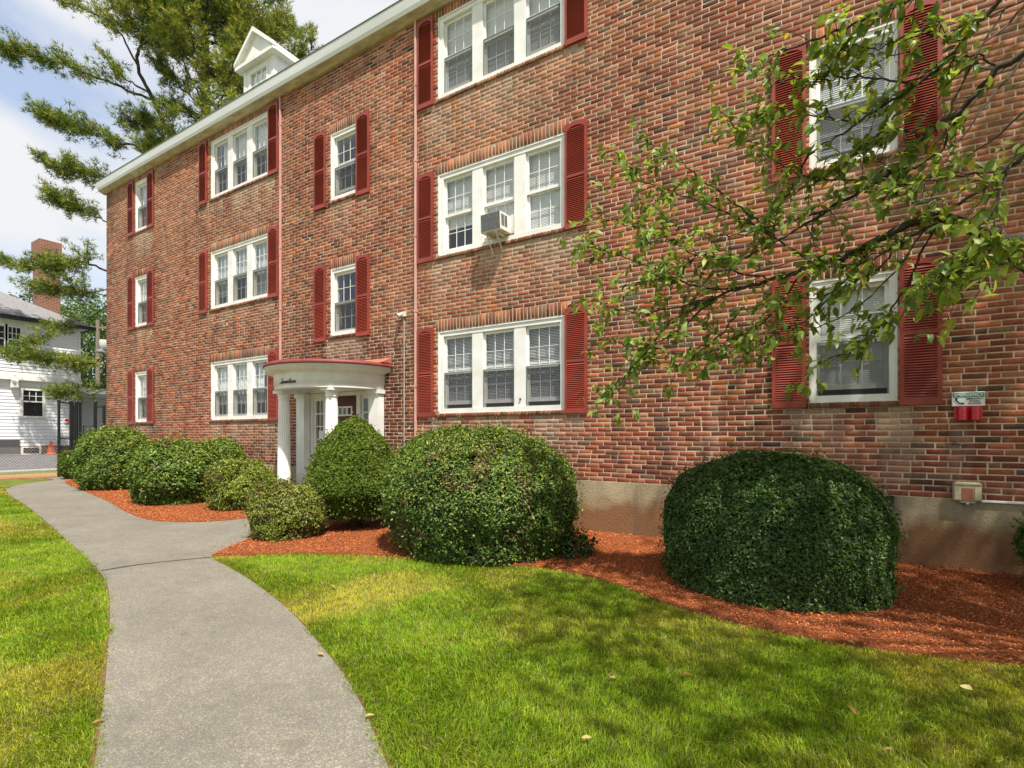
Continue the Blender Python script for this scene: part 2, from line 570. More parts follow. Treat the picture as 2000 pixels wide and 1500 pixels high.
xs = np.r_[-600, -200, -80, np.arange(-50, -20, 1.0), -20, -10, 0, 10, 30, 100, 600]
ys = np.r_[-600, -100, -30, -10, 0, 10, 30, 100, 600]
GV = np.array([(x, y, float(rise(x)) - 0.012) for y in ys for x in xs])
nx = len(xs)
GF = np.array([(j * nx + i, j * nx + i + 1, (j + 1) * nx + i + 1, (j + 1) * nx + i) for j in range(len(ys) - 1) for i in range(nx - 1)])
tag(obj('ground', npmesh('ground', GV, GF, M['ground'], smooth=True)), kind='structure')
path = sheet('path', path_poly, 0.012, M['path'])
beds = [sheet('mulch_bed', bed_left, 0.02, M['mulch']), sheet('mulch_bed', bed_right, 0.02, M['mulch'])]
# expansion joint across the path
jp = spline([(-6.52, -4.78), (-6.45, -4.45), (-6.30, -4.15), (-6.12, -3.86)], 5)
mb = MB()
for i in range(len(jp) - 1):
    a, b2 = jp[i], jp[i + 1]
    w = 0.010 + 0.006 * random.random()
    mb.quad((a[0] - w, a[1], 0.0165), (a[0] + w, a[1], 0.0165), (b2[0] + w, b2[1], 0.0165), (b2[0] - w, b2[1], 0.0165))
mb.build('joint', simple('joint_dirt', (0.05, 0.042, 0.035), None, 30, 1.0), path)

# brown soil showing along the mown edges of the path
for e_ in (sPL, sPR):
    mb = MB()
    sgn = 1 if e_ is sPL else 1
    q = np.array(e_)
    tn = np.gradient(q, axis=0); tn /= np.linalg.norm(tn, axis=1, keepdims=True)
    nr = np.c_[-tn[:, 1], tn[:, 0]]
    if inpoly(q[3:4, 0] + nr[3:4, 0] * 0.05, q[3:4, 1] + nr[3:4, 1] * 0.05, path_poly)[0]: nr = -nr
    wv_ = 0.012 + 0.035 * fbm(q * 4.0, 77, 2)
    o_ = q + nr * wv_[:, None]
    for i in range(len(q) - 1):
        mb.quad((q[i][0], q[i][1], 0.004), (q[i + 1][0], q[i + 1][1], 0.004), (o_[i + 1][0], o_[i + 1][1], -0.002), (o_[i][0], o_[i][1], -0.002))
    mb.build('edge_soil', simple('edge_soil', (0.22, 0.12, 0.045), (0.07, 0.045, 0.022), 16, 1.0, 0.8, 90), path)

# parking lot beyond the fence, kerb and mulch strip (left distance)
LX = np.linspace(-26.0, -60, 18)
V = []
for X in LX:
    for Y in (-14.0, 24.0):
        V.append((X, Y, float(rise(X)) + 0.012))
F = [(2 * i, 2 * i + 1, 2 * i + 3, 2 * i + 2) for i in range(len(LX) - 1)]
tag(obj('parking_lot', npmesh('parking_lot', np.array(V), np.array(F), M['asphalt'], smooth=True)), kind='structure')
tag(MB().box(-26.05, -25.8, -14, 24, -0.1, 0.13).build('kerb', M['kerb'], bevel=0.02), kind='structure')
tag(sheet('mulch_strip', [(-25.78, -14), (-22.9, -14), (-22.9, -1.0), (-22.6, -0.7), (-22.6, 0.6), (-25.78, 8)], 0.02,
          simple('brown_mulch', (0.42, 0.21, 0.08), (0.24, 0.11, 0.05), 14, 1.0, 0.8, 50)), kind='structure')
# ================================================================== THE BRICK BUILDING
bld = thing('apartment_building', (0, 0, 0), 'three storey red brick apartment building with red shutters and white windows', 'building')
CO = 0.0677
Z0 = 0.77
XL, XR = -19.38, 5.2
zc = lambda k: Z0 + k * CO
ZT = 9.165
F_SILL = [zc(16), zc(58), zc(100)]
F_HEAD = [zc(38), zc(80), zc(122)]
C_SILL = [zc(41), zc(83)]
C_HEAD = [zc(62), zc(104)]
# windows: (column, x0, x1, sill, head, units)
WIN = []
for k in range(3):
    WIN.append(('A', -17.43, -16.60, F_SILL[k], F_HEAD[k], 1, k))
    WIN.append(('L', -13.31, -10.84, F_SILL[k], F_HEAD[k], 3, k))
    WIN.append(('M', -5.83, -3.27, F_SILL[k], F_HEAD[k], 3, k))
    WIN.append(('R', -0.03, 0.84, F_SILL[k], F_HEAD[k], 1, k))
for k in range(2):
    WIN.append(('C', -8.72, -7.90, C_SILL[k], C_HEAD[k], 1, k + 1))
DOOR = (-9.38, -7.42, 0.2, 2.36)
HOLES = [(w[1], w[2], w[3], w[4]) for w in WIN] + [DOOR]

# mortar wall with openings
bx = sorted({XL, XR, *[h[0] for h in HOLES], *[h[1] for h in HOLES]})
bz = sorted({Z0, ZT, *[min(max(h[2], Z0), ZT) for h in HOLES], *[min(h[3], ZT) for h in HOLES]})
mb = MB()
def hole(x, z):
    return any(h[0] < x < h[1] and h[2] < z < h[3] for h in HOLES)
for i in range(len(bx) - 1):
    for j in range(len(bz) - 1):
        if not hole((bx[i] + bx[i + 1]) / 2, (bz[j] + bz[j + 1]) / 2):
            mb.quad((bx[i], 0, bz[j]), (bx[i + 1], 0, bz[j]), (bx[i + 1], 0, bz[j + 1]), (bx[i], 0, bz[j + 1]))
for x0, x1, z0, z1 in HOLES:
    z0 = max(z0, Z0); z1 = min(z1, ZT)
    mb.quad((x0, 0, z0), (x0, 0.3, z0), (x0, 0.3, z1), (x0, 0, z1))
    mb.quad((x1, 0, z1), (x1, 0.3, z1), (x1, 0.3, z0), (x1, 0, z0))
    mb.quad((x0, 0, z1), (x0, 0.3, z1), (x1, 0.3, z1), (x1, 0, z1))
    mb.quad((x0, 0.3, z0), (x0, 0, z0), (x1, 0, z0), (x1, 0.3, z0))
# side and rear walls
mb.quad((XL, 0, Z0), (XL, 0, ZT), (XL, 12, ZT), (XL, 12, Z0))
mb.quad((XR, 0, Z0), (XR, 12, Z0), (XR, 12, ZT), (XR, 0, ZT))
mb.quad((XL, 12, Z0), (XL, 12, ZT), (XR, 12, ZT), (XR, 12, Z0))
wall = mb.build('brick_wall', M['mortar'], bld)

# ---- brick layout
EXC = []
SOLD = []
for w in WIN:
    _, x0, x1, z0, z1, u, k = w
    zt = min(z1 + 3 * CO, ZT)
    EXC.append((x0 - 0.05, x1 + 0.05, z1 - 0.001, zt))
    EXC.append((x0, x1, z0 - 0.001, z1))
    EXC.append((x0 - 0.07, x1 + 0.07, z0 - CO, z0))
    n_ = int(round((x1 - x0 + 0.1) / 0.0675))
    p = (x1 - x0 + 0.1) / n_
    for i in range(n_):
        SOLD.append((x0 - 0.05 + i * p + 0.0075, x0 - 0.05 + (i + 1) * p - 0.0075, z1 + 0.006, zt - 0.006, 0))
    n_ = int(round((x1 - x0 + 0.14) / 0.0677))
    p = (x1 - x0 + 0.14) / n_
    for i in range(n_):
        SOLD.append((x0 - 0.07 + i * p + 0.006, x0 - 0.07 + (i + 1) * p - 0.006, z0 - CO + 0.002, z0 - 0.004, 1))
EXC.append((DOOR[0], DOOR[1], DOOR[2], DOOR[3]))


def subtract(r, e):
    x0, x1, z0, z1 = r
    a0, a1, b0, b1 = e
    if a0 >= x1 or a1 <= x0 or b0 >= z1 - 0.006 or b1 <= z0 + 0.006: return [r]
    out = []
    if a0 > x0: out.append((x0, a0, z0, z1))
    if a1 < x1: out.append((a1, x1, z0, z1))
    c0, c1 = max(x0, a0), min(x1, a1)
    if b0 > z0 + 0.02: out.append((c0, c1, z0, b0))
    if b1 < z1 - 0.02: out.append((c0, c1, b1, z1))
    return out


BR_ = []
MW = 0.0138
row = 0
nrow = int((ZT - Z0) / CO)
for row in range(nrow):
    z0, z1 = Z0 + row * CO + MW / 2, Z0 + (row + 1) * CO - MW / 2
    exc = [e for e in EXC if e[2] < z1 and e[3] > z0]
    head = (row % 7 == 5)
    x = XL - rng.random() * 0.004
    first = True
    k = 0
    while x < XR - 0.02:
        if head:
            Lb = 0.213 if k % 2 == 0 else 0.1065
        else:
            Lb = 0.213
        if first:
            Lb = 0.1065 if row % 2 == 0 else 0.213
            first = False
        Lb *= 1 + rng.normal(0, 0.006)
        x1 = min(x + Lb, XR)
        rs = [(x + MW / 2, x1 - MW / 2, z0, z1)]
        for e in exc:
            rs = [q for r in rs for q in subtract(r, e)]
        for r in rs:
            if r[1] - r[0] > 0.025 and r[3] - r[2] > 0.02:
                BR_.append((*r, 2))
        x = x1
        k += 1
ALL = np.array(BR_ + SOLD)
NB = len(ALL)
cx, cz = (ALL[:, 0] + ALL[:, 1]) / 2, (ALL[:, 2] + ALL[:, 3]) / 2
PAL = np.array([(0.30, 0.095, 0.060), (0.235, 0.072, 0.048), (0.16, 0.052, 0.038), (0.36, 0.125, 0.062), (0.42, 0.155, 0.068),
                (0.34, 0.150, 0.105), (0.235, 0.130, 0.088), (0.085, 0.048, 0.040), (0.40, 0.205, 0.145), (0.145, 0.092, 0.070), (0.045, 0.035, 0.034)])
PW = np.array([0.24, 0.24, 0.14, 0.11, 0.025, 0.10, 0.075, 0.035, 0.015, 0.035, 0.004])
ti = rng.choice(len(PAL), NB, p=PW / PW.sum())
T = PAL[ti] * (1 + rng.normal(0, 0.12, (NB, 1))) * (1 + rng.normal(0, 0.05, (NB, 3)))
T = T * 0.95 + T.mean(0) * 0.05
sol = ALL[:, 4] == 0
T[sol] = PAL[rng.choice([0, 1, 3, 5, 2, 6, 9, 4], sol.sum())] * (1.0 + rng.normal(0, 0.14, (sol.sum(), 1)))
sil = ALL[:, 4] == 1
T[sil] = PAL[rng.choice([1, 2, 6, 9, 5], sil.sum())] * (0.95 + rng.normal(0, 0.1, (sil.sum(), 1)))
# weathering and tone with shapes of their own: paler patches up the wall, sooty brick round the portico, shade painted on the brick inside it, efflorescence below the sills
P2 = np.c_[cx, cz]
pale = np.clip((fbm(P2 * 0.55, 3) - 0.42) * 2.6, 0, 1) * np.clip((cz - 1.5) / 6.0 + 0.15, 0, 1)
T = T * (1 - 0.42 * pale[:, None]) + np.array((0.45, 0.26, 0.18)) * 0.42 * pale[:, None]
T = T * (0.70 + 0.5 * fbm(P2 * 0.45 + 3, 14, 3) )[:, None] * (0.82 + 0.36 * fbm(np.c_[cx * 2.2, cz * 0.22], 15, 3))[:, None]
soot_shade = np.exp(-((cx + 8.1) / 1.8) ** 4 - ((cz - 3.05) / 0.5) ** 2) * (0.45 + fbm(P2 * 2.0, 9)) + 0.9 * np.exp(-((cx + 6.85) / 0.36) ** 2) * (cz < 3.2) + 0.45 * ((np.abs(cx + 8.4) < 1.5) & (cz < 2.6)) + \
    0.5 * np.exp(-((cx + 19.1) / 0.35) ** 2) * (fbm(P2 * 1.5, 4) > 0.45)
soot_shade = np.clip(soot_shade, 0, 0.8)[:, None]
T = T * (1 - soot_shade * 0.78)
for w in WIN:
    _, x0, x1, z0, z1, u, k = w
    dz = z0 - CO - cz
    inside = (cx > x0 - 0.2) & (cx < x1 + 0.2) & (dz > 0) & (dz < 0.9)
    st = np.clip(fbm(np.c_[cx * 3.5, cz * 0.6], 21 + k) * 2.4 - 0.78, 0, 1) * np.exp(-dz / 0.42) * inside
    st = np.clip(st, 0, 0.5)[:, None]
    T = T * (1 - st) + np.array((0.46, 0.40, 0.35)) * st
rust = np.exp(-((cx + 5.42) / 0.10) ** 2) * (cz < F_SILL[2] - CO) * np.exp(-(F_SILL[2] - cz) / 0.6) * 0.7
T = T * (1 - rust[:, None]) + np.array((0.34, 0.16, 0.035)) * rust[:, None]
low = np.clip((1.5 - cz) / 0.7, 0, 1)[:, None] * 0.22
T = T * (1 - low) + np.array((0.13, 0.045, 0.035)) * low
T = np.clip(T * np.array((1.05, 0.98, 0.79)), 0.015, 0.8)

out = np.where(ALL[:, 4] == 1, 0.022, 0.0) + 0.0045 + rng.normal(0, 0.0012, NB)
jit = rng.normal(0, 0.0016, (NB, 8))
def brick_verts(i, ox=0.0, oz=0.0):
    x0, x1, z0, z1 = ALL[i, :4]
    y = -out[i]
    j = jit[i]
    c = 0.003
    b_ = [(x0, 0.002, z0), (x1, 0.002, z0), (x1, 0.002, z1), (x0, 0.002, z1)]
    m_ = [(x0 + j[0], y + c, z0 + j[1]), (x1 + j[2], y + c, z0 + j[3]), (x1 + j[4], y + c, z1 + j[5]), (x0 + j[6], y + c, z1 + j[7])]
    f_ = [(x0 + j[0] + c, y, z0 + j[1] + c), (x1 + j[2] - c, y + j[1] * 0.8, z0 + j[3] + c), (x1 + j[4] - c, y + j[3] * 0.8, z1 + j[5] - c), (x0 + j[6] + c, y + j[5] * 0.8, z1 + j[7] - c)]
    return b_ + m_ + f_
BF = [(8, 9, 10, 11)] + [(a, (a + 1) % 4, 4 + (a + 1) % 4, 4 + a) for a in range(4)] + [(4 + a, 4 + (a + 1) % 4, 8 + (a + 1) % 4, 8 + a) for a in range(4)]
BF = np.array(BF)
BV = np.array([brick_verts(i) for i in range(NB)])
# the 300 bricks that show largest are objects of their own
ppx, ppy, pz = proj(np.c_[cx, np.zeros(NB), cz])
vis = (ppx > 1000) & (ppx < 1990) & (ppy > 10) & (ppy < 985)
vis &= ~(((ppx - 1519) / 240) ** 2 + ((ppy - 1100) / 225) ** 2 < 1)
vis &= ~((ppx > 1505) & (ppx < 1845) & (ppy > 540) & (ppy < 800))
order = np.argsort(np.where(vis, pz, 1e9))
single = set(order[:300].tolist())
rest = np.array([i for i in range(NB) if i not in single])
V = BV[rest].reshape(-1, 3)
F = (BF[None] + (np.arange(len(rest)) * 12)[:, None, None]).reshape(-1, 4)
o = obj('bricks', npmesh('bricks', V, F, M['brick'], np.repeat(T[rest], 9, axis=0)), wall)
tag(o, kind='stuff')
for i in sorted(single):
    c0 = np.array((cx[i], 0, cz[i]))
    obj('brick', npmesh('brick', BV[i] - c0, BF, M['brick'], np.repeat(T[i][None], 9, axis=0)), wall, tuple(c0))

# ---- foundation (a plinth 3 cm proud of the brick), with a basement window recess
fw0, fw1 = 0.42, 0.80
mb = MB()
mb.box(XL - 0.03, DOOR[0] - 0.3, -0.03, 0.3, -0.3, Z0)
mb.box(DOOR[1] + 0.3, fw0, -0.03, 0.3, -0.3, Z0)
mb.box(fw1, XR + 0.03, -0.03, 0.3, -0.3, Z0)
mb.box(fw0, fw1, -0.03, 0.3, -0.3, 0.22)
mb.box(DOOR[0] - 0.3, DOOR[0], -0.028, 0.3, -0.3, Z0 - 0.002)
mb.box(DOOR[1], DOOR[1] + 0.3, -0.028, 0.3, -0.3, Z0 - 0.002)
mb.build('foundation', M['foundation'], bld)
mb = MB().box(fw0, fw1, 0.1, 0.12, 0.22, Z0)
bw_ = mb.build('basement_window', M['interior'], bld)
MB().box(fw0 + 0.002, fw0 + 0.05, 0.02, 0.1, 0.22, Z0 - .002).box(fw1 - 0.05, fw1 - 0.002, 0.02, 0.1, 0.22, Z0 - .002).box(fw0 + 0.05, fw1 - 0.05, 0.02, 0.1, Z0 - 0.05, Z0 - .002).build('frame', simple('brown_frame', (0.11, 0.08, 0.065), None, 6, .7), bw_)

# ---- windows
FR_Y0, FR_Y1 = 0.018, 0.16


def sash_mesh(w, h, y, rails):
    """double-hung sash with 3 x 2 muntins; local origin at lower left"""
    t = 0.040
    mb = MB()
    mb.box(0, t, y, y + 0.03, 0, h).box(w - t, w, y, y + 0.03, 0, h)
    mb.box(t, w - t, y, y + 0.03, 0, rails[0]).box(t, w - t, y, y + 0.03, h - rails[1], h)
    gw, gh = w - 2 * t, h - rails[0] - rails[1]
    for i in (1, 2):
        x = t + gw * i / 3
        mb.box(x - 0.005, x + 0.005, y + 0.010, y + 0.020, rails[0], h - rails[1])
    zz = rails[0] + gh / 2
    for i in range(3):
        mb.box(t + gw * i / 3 + 0.005, t + gw * (i + 1) / 3 - 0.005, y + 0.010, y + 0.020, zz - 0.005, zz + 0.005)
    panes = []
    for i in range(3):
        for j in range(2):
            panes.append((t + gw * i / 3 + 0.003, t + gw * (i + 1) / 3 - 0.003, rails[0] + gh * j / 2 + 0.003, rails[0] + gh * (j + 1) / 2 - 0.003))
    return mb, panes


def blind_mesh(w, z0, z1, tilt, pitch=0.025):
    mb = MB()
    n_ = int((z1 - z0) / pitch)
    d = 0.0145
    for i in range(n_):
        z = z1 - 0.03 - i * pitch
        a = R(tilt)
        dy, dz = d * math.cos(a), d * math.sin(a)
        mb.quad((0, -dy, z - dz), (w, -dy, z - dz), (w, dy, z + dz), (0, dy, z + dz))
    mb.box(0, w, -0.015, 0.015, z1 - 0.03, z1)
    mb.box(0, w, -0.012, 0.012, z0 - 0.005, z0 + 0.012)
    return mb


def curtain_mesh(w, z0, z1, amp=0.018, n_=40, x0=0.0):
    mb = MB()
    vs = []
    for i in range(n_ + 1):
        x = x0 + w * i / n_
        y = amp * math.sin(i * 1.35) + 0.5 * amp * math.sin(i * 0.53)
        vs += [(x, y, z0), (x, y * 0.6, z1)]
    mb.add(vs, [(2 * i, 2 * i + 2, 2 * i + 3, 2 * i + 1) for i in range(n_)], True)
    return mb


PANE = {}
def pane(p, y, parent):
    w, h = round(p[1] - p[0], 4), round(p[3] - p[2], 4)
    if (w, h) not in PANE:
        PANE[(w, h)] = MB().quad((-w / 2, 0, -h / 2), (w / 2, 0, -h / 2), (w / 2, 0, h / 2), (-w / 2, 0, h / 2)).mesh('pane', M['glass'])
    return obj('pane', PANE[(w, h)], parent, ((p[0] + p[1]) / 2, y, (p[2] + p[3]) / 2))


def make_window(col, x0, x1, z0, z1, units, k):
    jamb, mull = (0.115, 0.215) if units == 3 else (0.078, 0.2)
    hd, sl = 0.10, 0.085
    mb = MB()
    w, h = x1 - x0, z1 - z0
    e = 0.002
    mb.box(e, jamb, FR_Y0, FR_Y1, e, h - e).box(w - jamb, w - e, FR_Y0, FR_Y1, e, h - e)
    mb.box(jamb, w - jamb, FR_Y0, FR_Y1, h - hd, h - e)
    mb.box(jamb, w - jamb, FR_Y0 - 0.006, FR_Y1, e, sl)
    uw = (w - 2 * jamb - (units - 1) * mull) / units
    ux = [jamb + i * (uw + mull) for i in range(units)]
    for i in range(units - 1):
        mb.box(ux[i] + uw, ux[i + 1], FR_Y0 + 0.008, FR_Y1, sl, h - hd)
    # slim raised brick-mould lip
    mb.box(0.004, 0.03, FR_Y0 - 0.014, FR_Y0, 0.03, h - 0.004).box(w - 0.03, w - 0.004, FR_Y0 - 0.014, FR_Y0, 0.03, h - 0.004).box(0.03, w - 0.03, FR_Y0 - 0.014, FR_Y0, h - 0.03, h - 0.004)
    win = mb.build('window', M['white'], bld, (x0, 0, z0))
    MB().quad((0, 0.42, 0), (w, 0.42, 0), (w, 0.42, h), (0, 0.42, h)).build('room_backing', M['interior'], win)  # dark sheet painted in place of the dim room
    uh = h - hd - sl
    for i in range(units):
        mid = uh * 0.49
        lift = 0.0
        if (col, k) in (('M', 0), ('R', 0)) or (col == 'M' and k == 2 and i != 1): lift = 0.075
        if col == 'C' and k == 2: lift = 0.10
        us, up = sash_mesh(uw, uh - mid + 0.02, 0.066, (0.045, 0.05))
        so = us.build('sash', M['white'], win, (ux[i], 0, sl + mid - 0.02))
        ls, lp = sash_mesh(uw, mid + 0.01, 0.104, (0.055, 0.04))
        lo = ls.build('sash', M['white'], win, (ux[i], 0, sl + lift))
        if col == 'A':
            for p, yy, zz in ((up, 0.081, sl + mid - 0.02), (lp, 0.119, sl + lift)):
                q = (p[0][0] + ux[i], p[-1][1] + ux[i], p[0][2] + zz, p[-1][3] + zz)
                pane(q, yy, win)
        else:
            for p in up: pane((p[0] + ux[i], p[1] + ux[i], p[2] + sl + mid - 0.02, p[3] + sl + mid - 0.02), 0.081, win)
            for p in lp: pane((p[0] + ux[i], p[1] + ux[i], p[2] + sl + lift, p[3] + sl + lift), 0.119, win)
        # insect screen over the lower half (not where the air conditioner sits)
        if not (col == 'M' and k == 1):
            mb = MB()
            a, b_, c_, d_ = ux[i] + 0.004, ux[i] + uw - 0.004, sl + 0.002, sl + mid + 0.012
            mb.box(a, a + 0.014, 0.036, 0.05, c_, d_).box(b_ - 0.014, b_, 0.036, 0.05, c_, d_).box(a + 0.014, b_ - 0.014, 0.036, 0.05, d_ - 0.02, d_)
            sf = mb.build('screen_frame', M['screenframe'], win)
            MB().quad((a + 0.014, 0.043, c_), (b_ - 0.014, 0.043, c_), (b_ - 0.014, 0.043, d_ - 0.02), (a + 0.014, 0.043, d_ - 0.02)).build('screen', M['screen'], win)
        # blinds and curtains
        bx0 = ux[i] + 0.01
        bwid = uw - 0.02
        top = sl + uh
        if col == 'M' and k == 0: blind_mesh(bwid, sl + 0.14, top, 38).build('blind', M['blind'], win, (bx0, 0.150, 0))
        elif col == 'M' and k == 1: blind_mesh(bwid, sl + (0.42, 0.3, 0.03)[i], top, 70).build('blind', M['blind'], win, (bx0, 0.150, 0))
        elif col == 'M': blind_mesh(bwid, sl + 0.05, top, 76).build('blind', M['blind'], win, (bx0, 0.150, 0))
        elif col == 'R': blind_mesh(bwid, sl + 0.12, top, 66).build('blind', M['blind'], win, (bx0, 0.150, 0))
        elif col == 'L':
            if k == 2: curtain_mesh(bwid - (0.17 if i == 0 else 0), sl + mid * 0.9, top, x0=(0.17 if i == 0 else 0)).build('curtain', M['curtain'], win, (bx0, 0.165, 0))
            elif k == 1: blind_mesh(bwid - 0.02, sl + (0.25, 0.6, 0.1)[i], top, 70).build('blind', M['blind'], win, (bx0, 0.165, 0))
            else: curtain_mesh(bwid * (0.9, 1, 0.45)[i], sl + 0.3, top).build('curtain', M['curtain'], win, (bx0, 0.165, 0))
        elif col == 'A': curtain_mesh(bwid, sl + mid, top).build('curtain', M['curtain'], win, (bx0, 0.165, 0))
    return win


wins = {}
for w in WIN:
    wins[(w[0], w[6])] = make_window(*w)
MB().lathe([(0.0, 0), (0.016, 0.004), (0.020, 0.012), (0.012, 0.02), (0, 0.022)], n=10).build('vent_hole', M['rustspot'], wins[('M', 0)], (1.72, 0.02, 0.2), rot=(R(90), 0, 0))

# ---- shutters
SW, SH = 0.37, 1.62
mb = MB()
st_, tr_, mr_, br_ = 0.042, 0.055, 0.05, 0.09
zmid = SH * 0.50
mb.box(0, st_, -0.032, 0, 0, SH).box(SW - st_, SW, -0.032, 0, 0, SH)
mb.box(st_, SW - st_, -0.032, 0, 0, br_).box(st_, SW - st_, -0.032, 0, zmid - mr_ / 2, zmid + mr_ / 2)
# arched top rail
arc = [(st_, SH), (SW - st_, SH)] + [(SW - st_ - (SW - 2 * st_) * t / 10, SH - tr_ - 0.05 + 0.05 * math.sin(math.pi * t / 10) ** 0.6 if 0 < t < 10 else SH - tr_ - 0.05) for t in range(11)]
mb.prism(arc, 'y', -0.032, 0)
mb.box(st_, SW - st_, -0.006, -0.001, br_, SH - tr_)
SHM = mb.mesh('shutter', M['shutter'])
zs = [br_ + 0.012 + i * 0.0292 for i in range(int((zmid - mr_ / 2 - br_) / 0.0292))] + [zmid + mr_ / 2 + 0.012 + i * 0.0292 for i in range(int((SH - tr_ - 0.02 - zmid - mr_ / 2) / 0.0292))]


def slat(mb, z):
    return mb.box(st_ - 0.004, SW - st_ + 0.004, -0.033, -0.028, z - 0.013, z + 0.016, rot=Matrix.Rotation(R(-38), 3, 'X'), piv=(0, -0.020, z))
SLM = slat(MB(), 0).mesh('slat', M['shutter'])
mb = MB()
for z in zs: slat(mb, z)
SLA = mb.mesh('slats', M['shutter'])


def shutter(x, z, singles=False, h=SH):
    o = obj('shutter', SHM, bld, (x, -0.012, z))
    if singles:
        for zz in zs: obj('slat', SLM, o, (0, 0, zz))
    else:
        tag(obj('slats', SLA, o), kind='stuff')
    return o


for w in WIN:
    col, x0, x1, z0, z1, u, k = w
    dz = z0 - 0.055
    big = col == 'R' and k < 2
    if col == 'A': l, r = x0 - 0.43, x1 - 0.04
    elif col == 'L': l, r = x0 - 0.52, x1 - 0.01
    elif col == 'C': l, r = x0 - 0.50, x1 - 0.02
    elif col == 'M': l, r = x0 - 0.46, x1 - 0.02
    else: l, r = x0 - 0.40, x1 + 0.01
    if col == 'C': dz = z0 - 0.09
    if not (col == 'L' and k == 0): shutter(l, dz, big)
    shutter(r, dz, big or (col == 'M' and k < 2))

# ---- eave, gutter board, roof
mb = MB()
EX0, EX1 = XL - 0.12, XR + 0.1
mb.prism([(-0.185, 9.235), (-0.21, 9.30), (-0.235, 9.43), (-0.235, 9.475), (-0.15, 9.475), (-0.15, 9.235)], 'x', EX0, EX1)
mb.build('fascia', M['fascia'], bld)
mb = MB().prism([(-0.15, 9.238), (-0.183, 9.232), (-0.05, 9.165), (0.02, 9.165), (0.02, 9.30), (-0.15, 9.30)], 'x', EX0 + 0.01, EX1 - 0.01)
mb.build('soffit', M['soffit'], bld)
mb = MB().prism([(-0.25, 9.478), (-0.25, 9.492), (5.9, 12.35), (12.3, 9.492), (12.3, 9.40), (5.9, 12.2), (0.0, 9.45), (-0.15, 9.478)], 'x', EX0 - 0.02, EX1 + 0.02)
mb.build('roof', simple('roof_edge', (0.17, 0.18, 0.17), None, 5, 0.9), bld)
MB().prism([(0.0, ZT), (12, ZT), (5.9, 12.1)], 'x', XL, XL + 0.2).build('gable', M['white'], bld)

# ---- dormer
DX, DY = -11.92, 0.42
dorm = MB()
hw = 0.60
dorm.box(DX - hw, DX - 0.40, DY, DY + 0.06, 9.7, 10.86).box(DX + 0.40, DX + hw, DY, DY + 0.06, 9.7, 10.86).box(DX - 0.40, DX + 0.40, DY, DY + 0.06, 10.72, 10.86)
dorm.prism([(DX - 0.78, 10.875), (DX + 0.78, 10.875), (DX, 11.52)], 'y', DY - 0.075, DY - 0.02)
dorm = dorm.build('dormer', M['white'], bld)
for s_ in (-1, 1):
    xf = DX + s_ * hw
    for q in range(13):       # clapboards of the cheek
        z = 9.7 + q * 0.09
        x_a, x_b = (xf, xf + 0.012 * s_)
        MB().prism([(DY + 0.06, z), (DY + 2.6, z), (DY + 2.6, z + 0.095), (DY + 0.06, z + 0.095)], 'x', min(x_a, x_a + s_ * (0.006 + 0.004 * (q % 2))), max(x_a, x_a + s_ * (0.006 + 0.004 * (q % 2)))).build('clapboard', M['clap'], dorm)
    MB().box(xf - 0.07 if s_ > 0 else xf - 0.02, xf + 0.02 if s_ > 0 else xf + 0.07, DY - 0.015, DY + 0.09, 9.7, 10.86).build('corner_board', M['white'], dorm)
    # sloped roof board with thick white verge
    x_e, z_e = DX + s_ * 0.80, 10.87
    p0 = [(DX, 11.50), (x_e, z_e), (x_e, z_e + 0.10), (DX, 11.62)]
    MB().prism(p0, 'y', DY - 0.17, DY - 0.06).build('verge_board', M['white'], dorm)
    MB().prism([(DX, 11.515), (x_e, z_e + 0.02), (x_e, z_e + 0.085), (DX, 11.60)], 'y', DY - 0.06, DY + 3.3).build('dormer_roof', M['white'], dorm)
    MB().box(min(x_e, xf), max(x_e, xf), DY - 0.10, DY + 3.0, 10.80, 10.885).build('eave_box', M['white'], dorm)
MB().box(DX - 0.79, DX + 0.79, DY - 0.15, DY + 0.0, 10.79, 10.875).build('cornice', M['white'], dorm)
wd = MB()
wd.box(DX - 0.40, DX - 0.33, DY - 0.012, DY + 0.05, 9.75, 10.72).box(DX + 0.33, DX + 0.40, DY - 0.012, DY + 0.05, 9.75, 10.72).box(DX - 0.33, DX + 0.33, DY - 0.012, DY + 0.05, 10.62, 10.72)
for i in (1, 2): wd.box(DX - 0.33 + 0.66 * i / 3 - 0.010, DX - 0.33 + 0.66 * i / 3 + 0.010, DY + 0.005, DY + 0.03, 9.75, 10.62)
wd.box(DX - 0.33, DX + 0.33, DY + 0.007, DY + 0.028, 10.30, 10.32)
wd.build('window', M['white'], dorm)
MB().quad((DX - 0.33, DY + 0.033, 9.75), (DX + 0.33, DY + 0.033, 9.75), (DX + 0.33, DY + 0.033, 10.62), (DX - 0.33, DY + 0.033, 10.62)).build('pane', M['glass'], dorm)
MB().box(DX - 0.40, DX + 0.40, DY + 0.07, DY + 0.075, 9.75, 10.66).build('blind', M['blind'], dorm)

# ---- pipes fixed to the wall
for x, z0, z1 in ((-10.38, 0.9, 9.17), (-6.33, 0.35, 9.17)):
    p = MB().box(x - 0.022, x + 0.022, -0.058, -0.012, z0, z1).build('downpipe', M['pink'], bld, bevel=0.008)
    for zz in np.arange(z0 + 0.6, z1, 1.4): MB().box(x - 0.03, x + 0.03, -0.062, -0.011, zz, zz + 0.035).build('pipe_clamp', M['pink'], p)

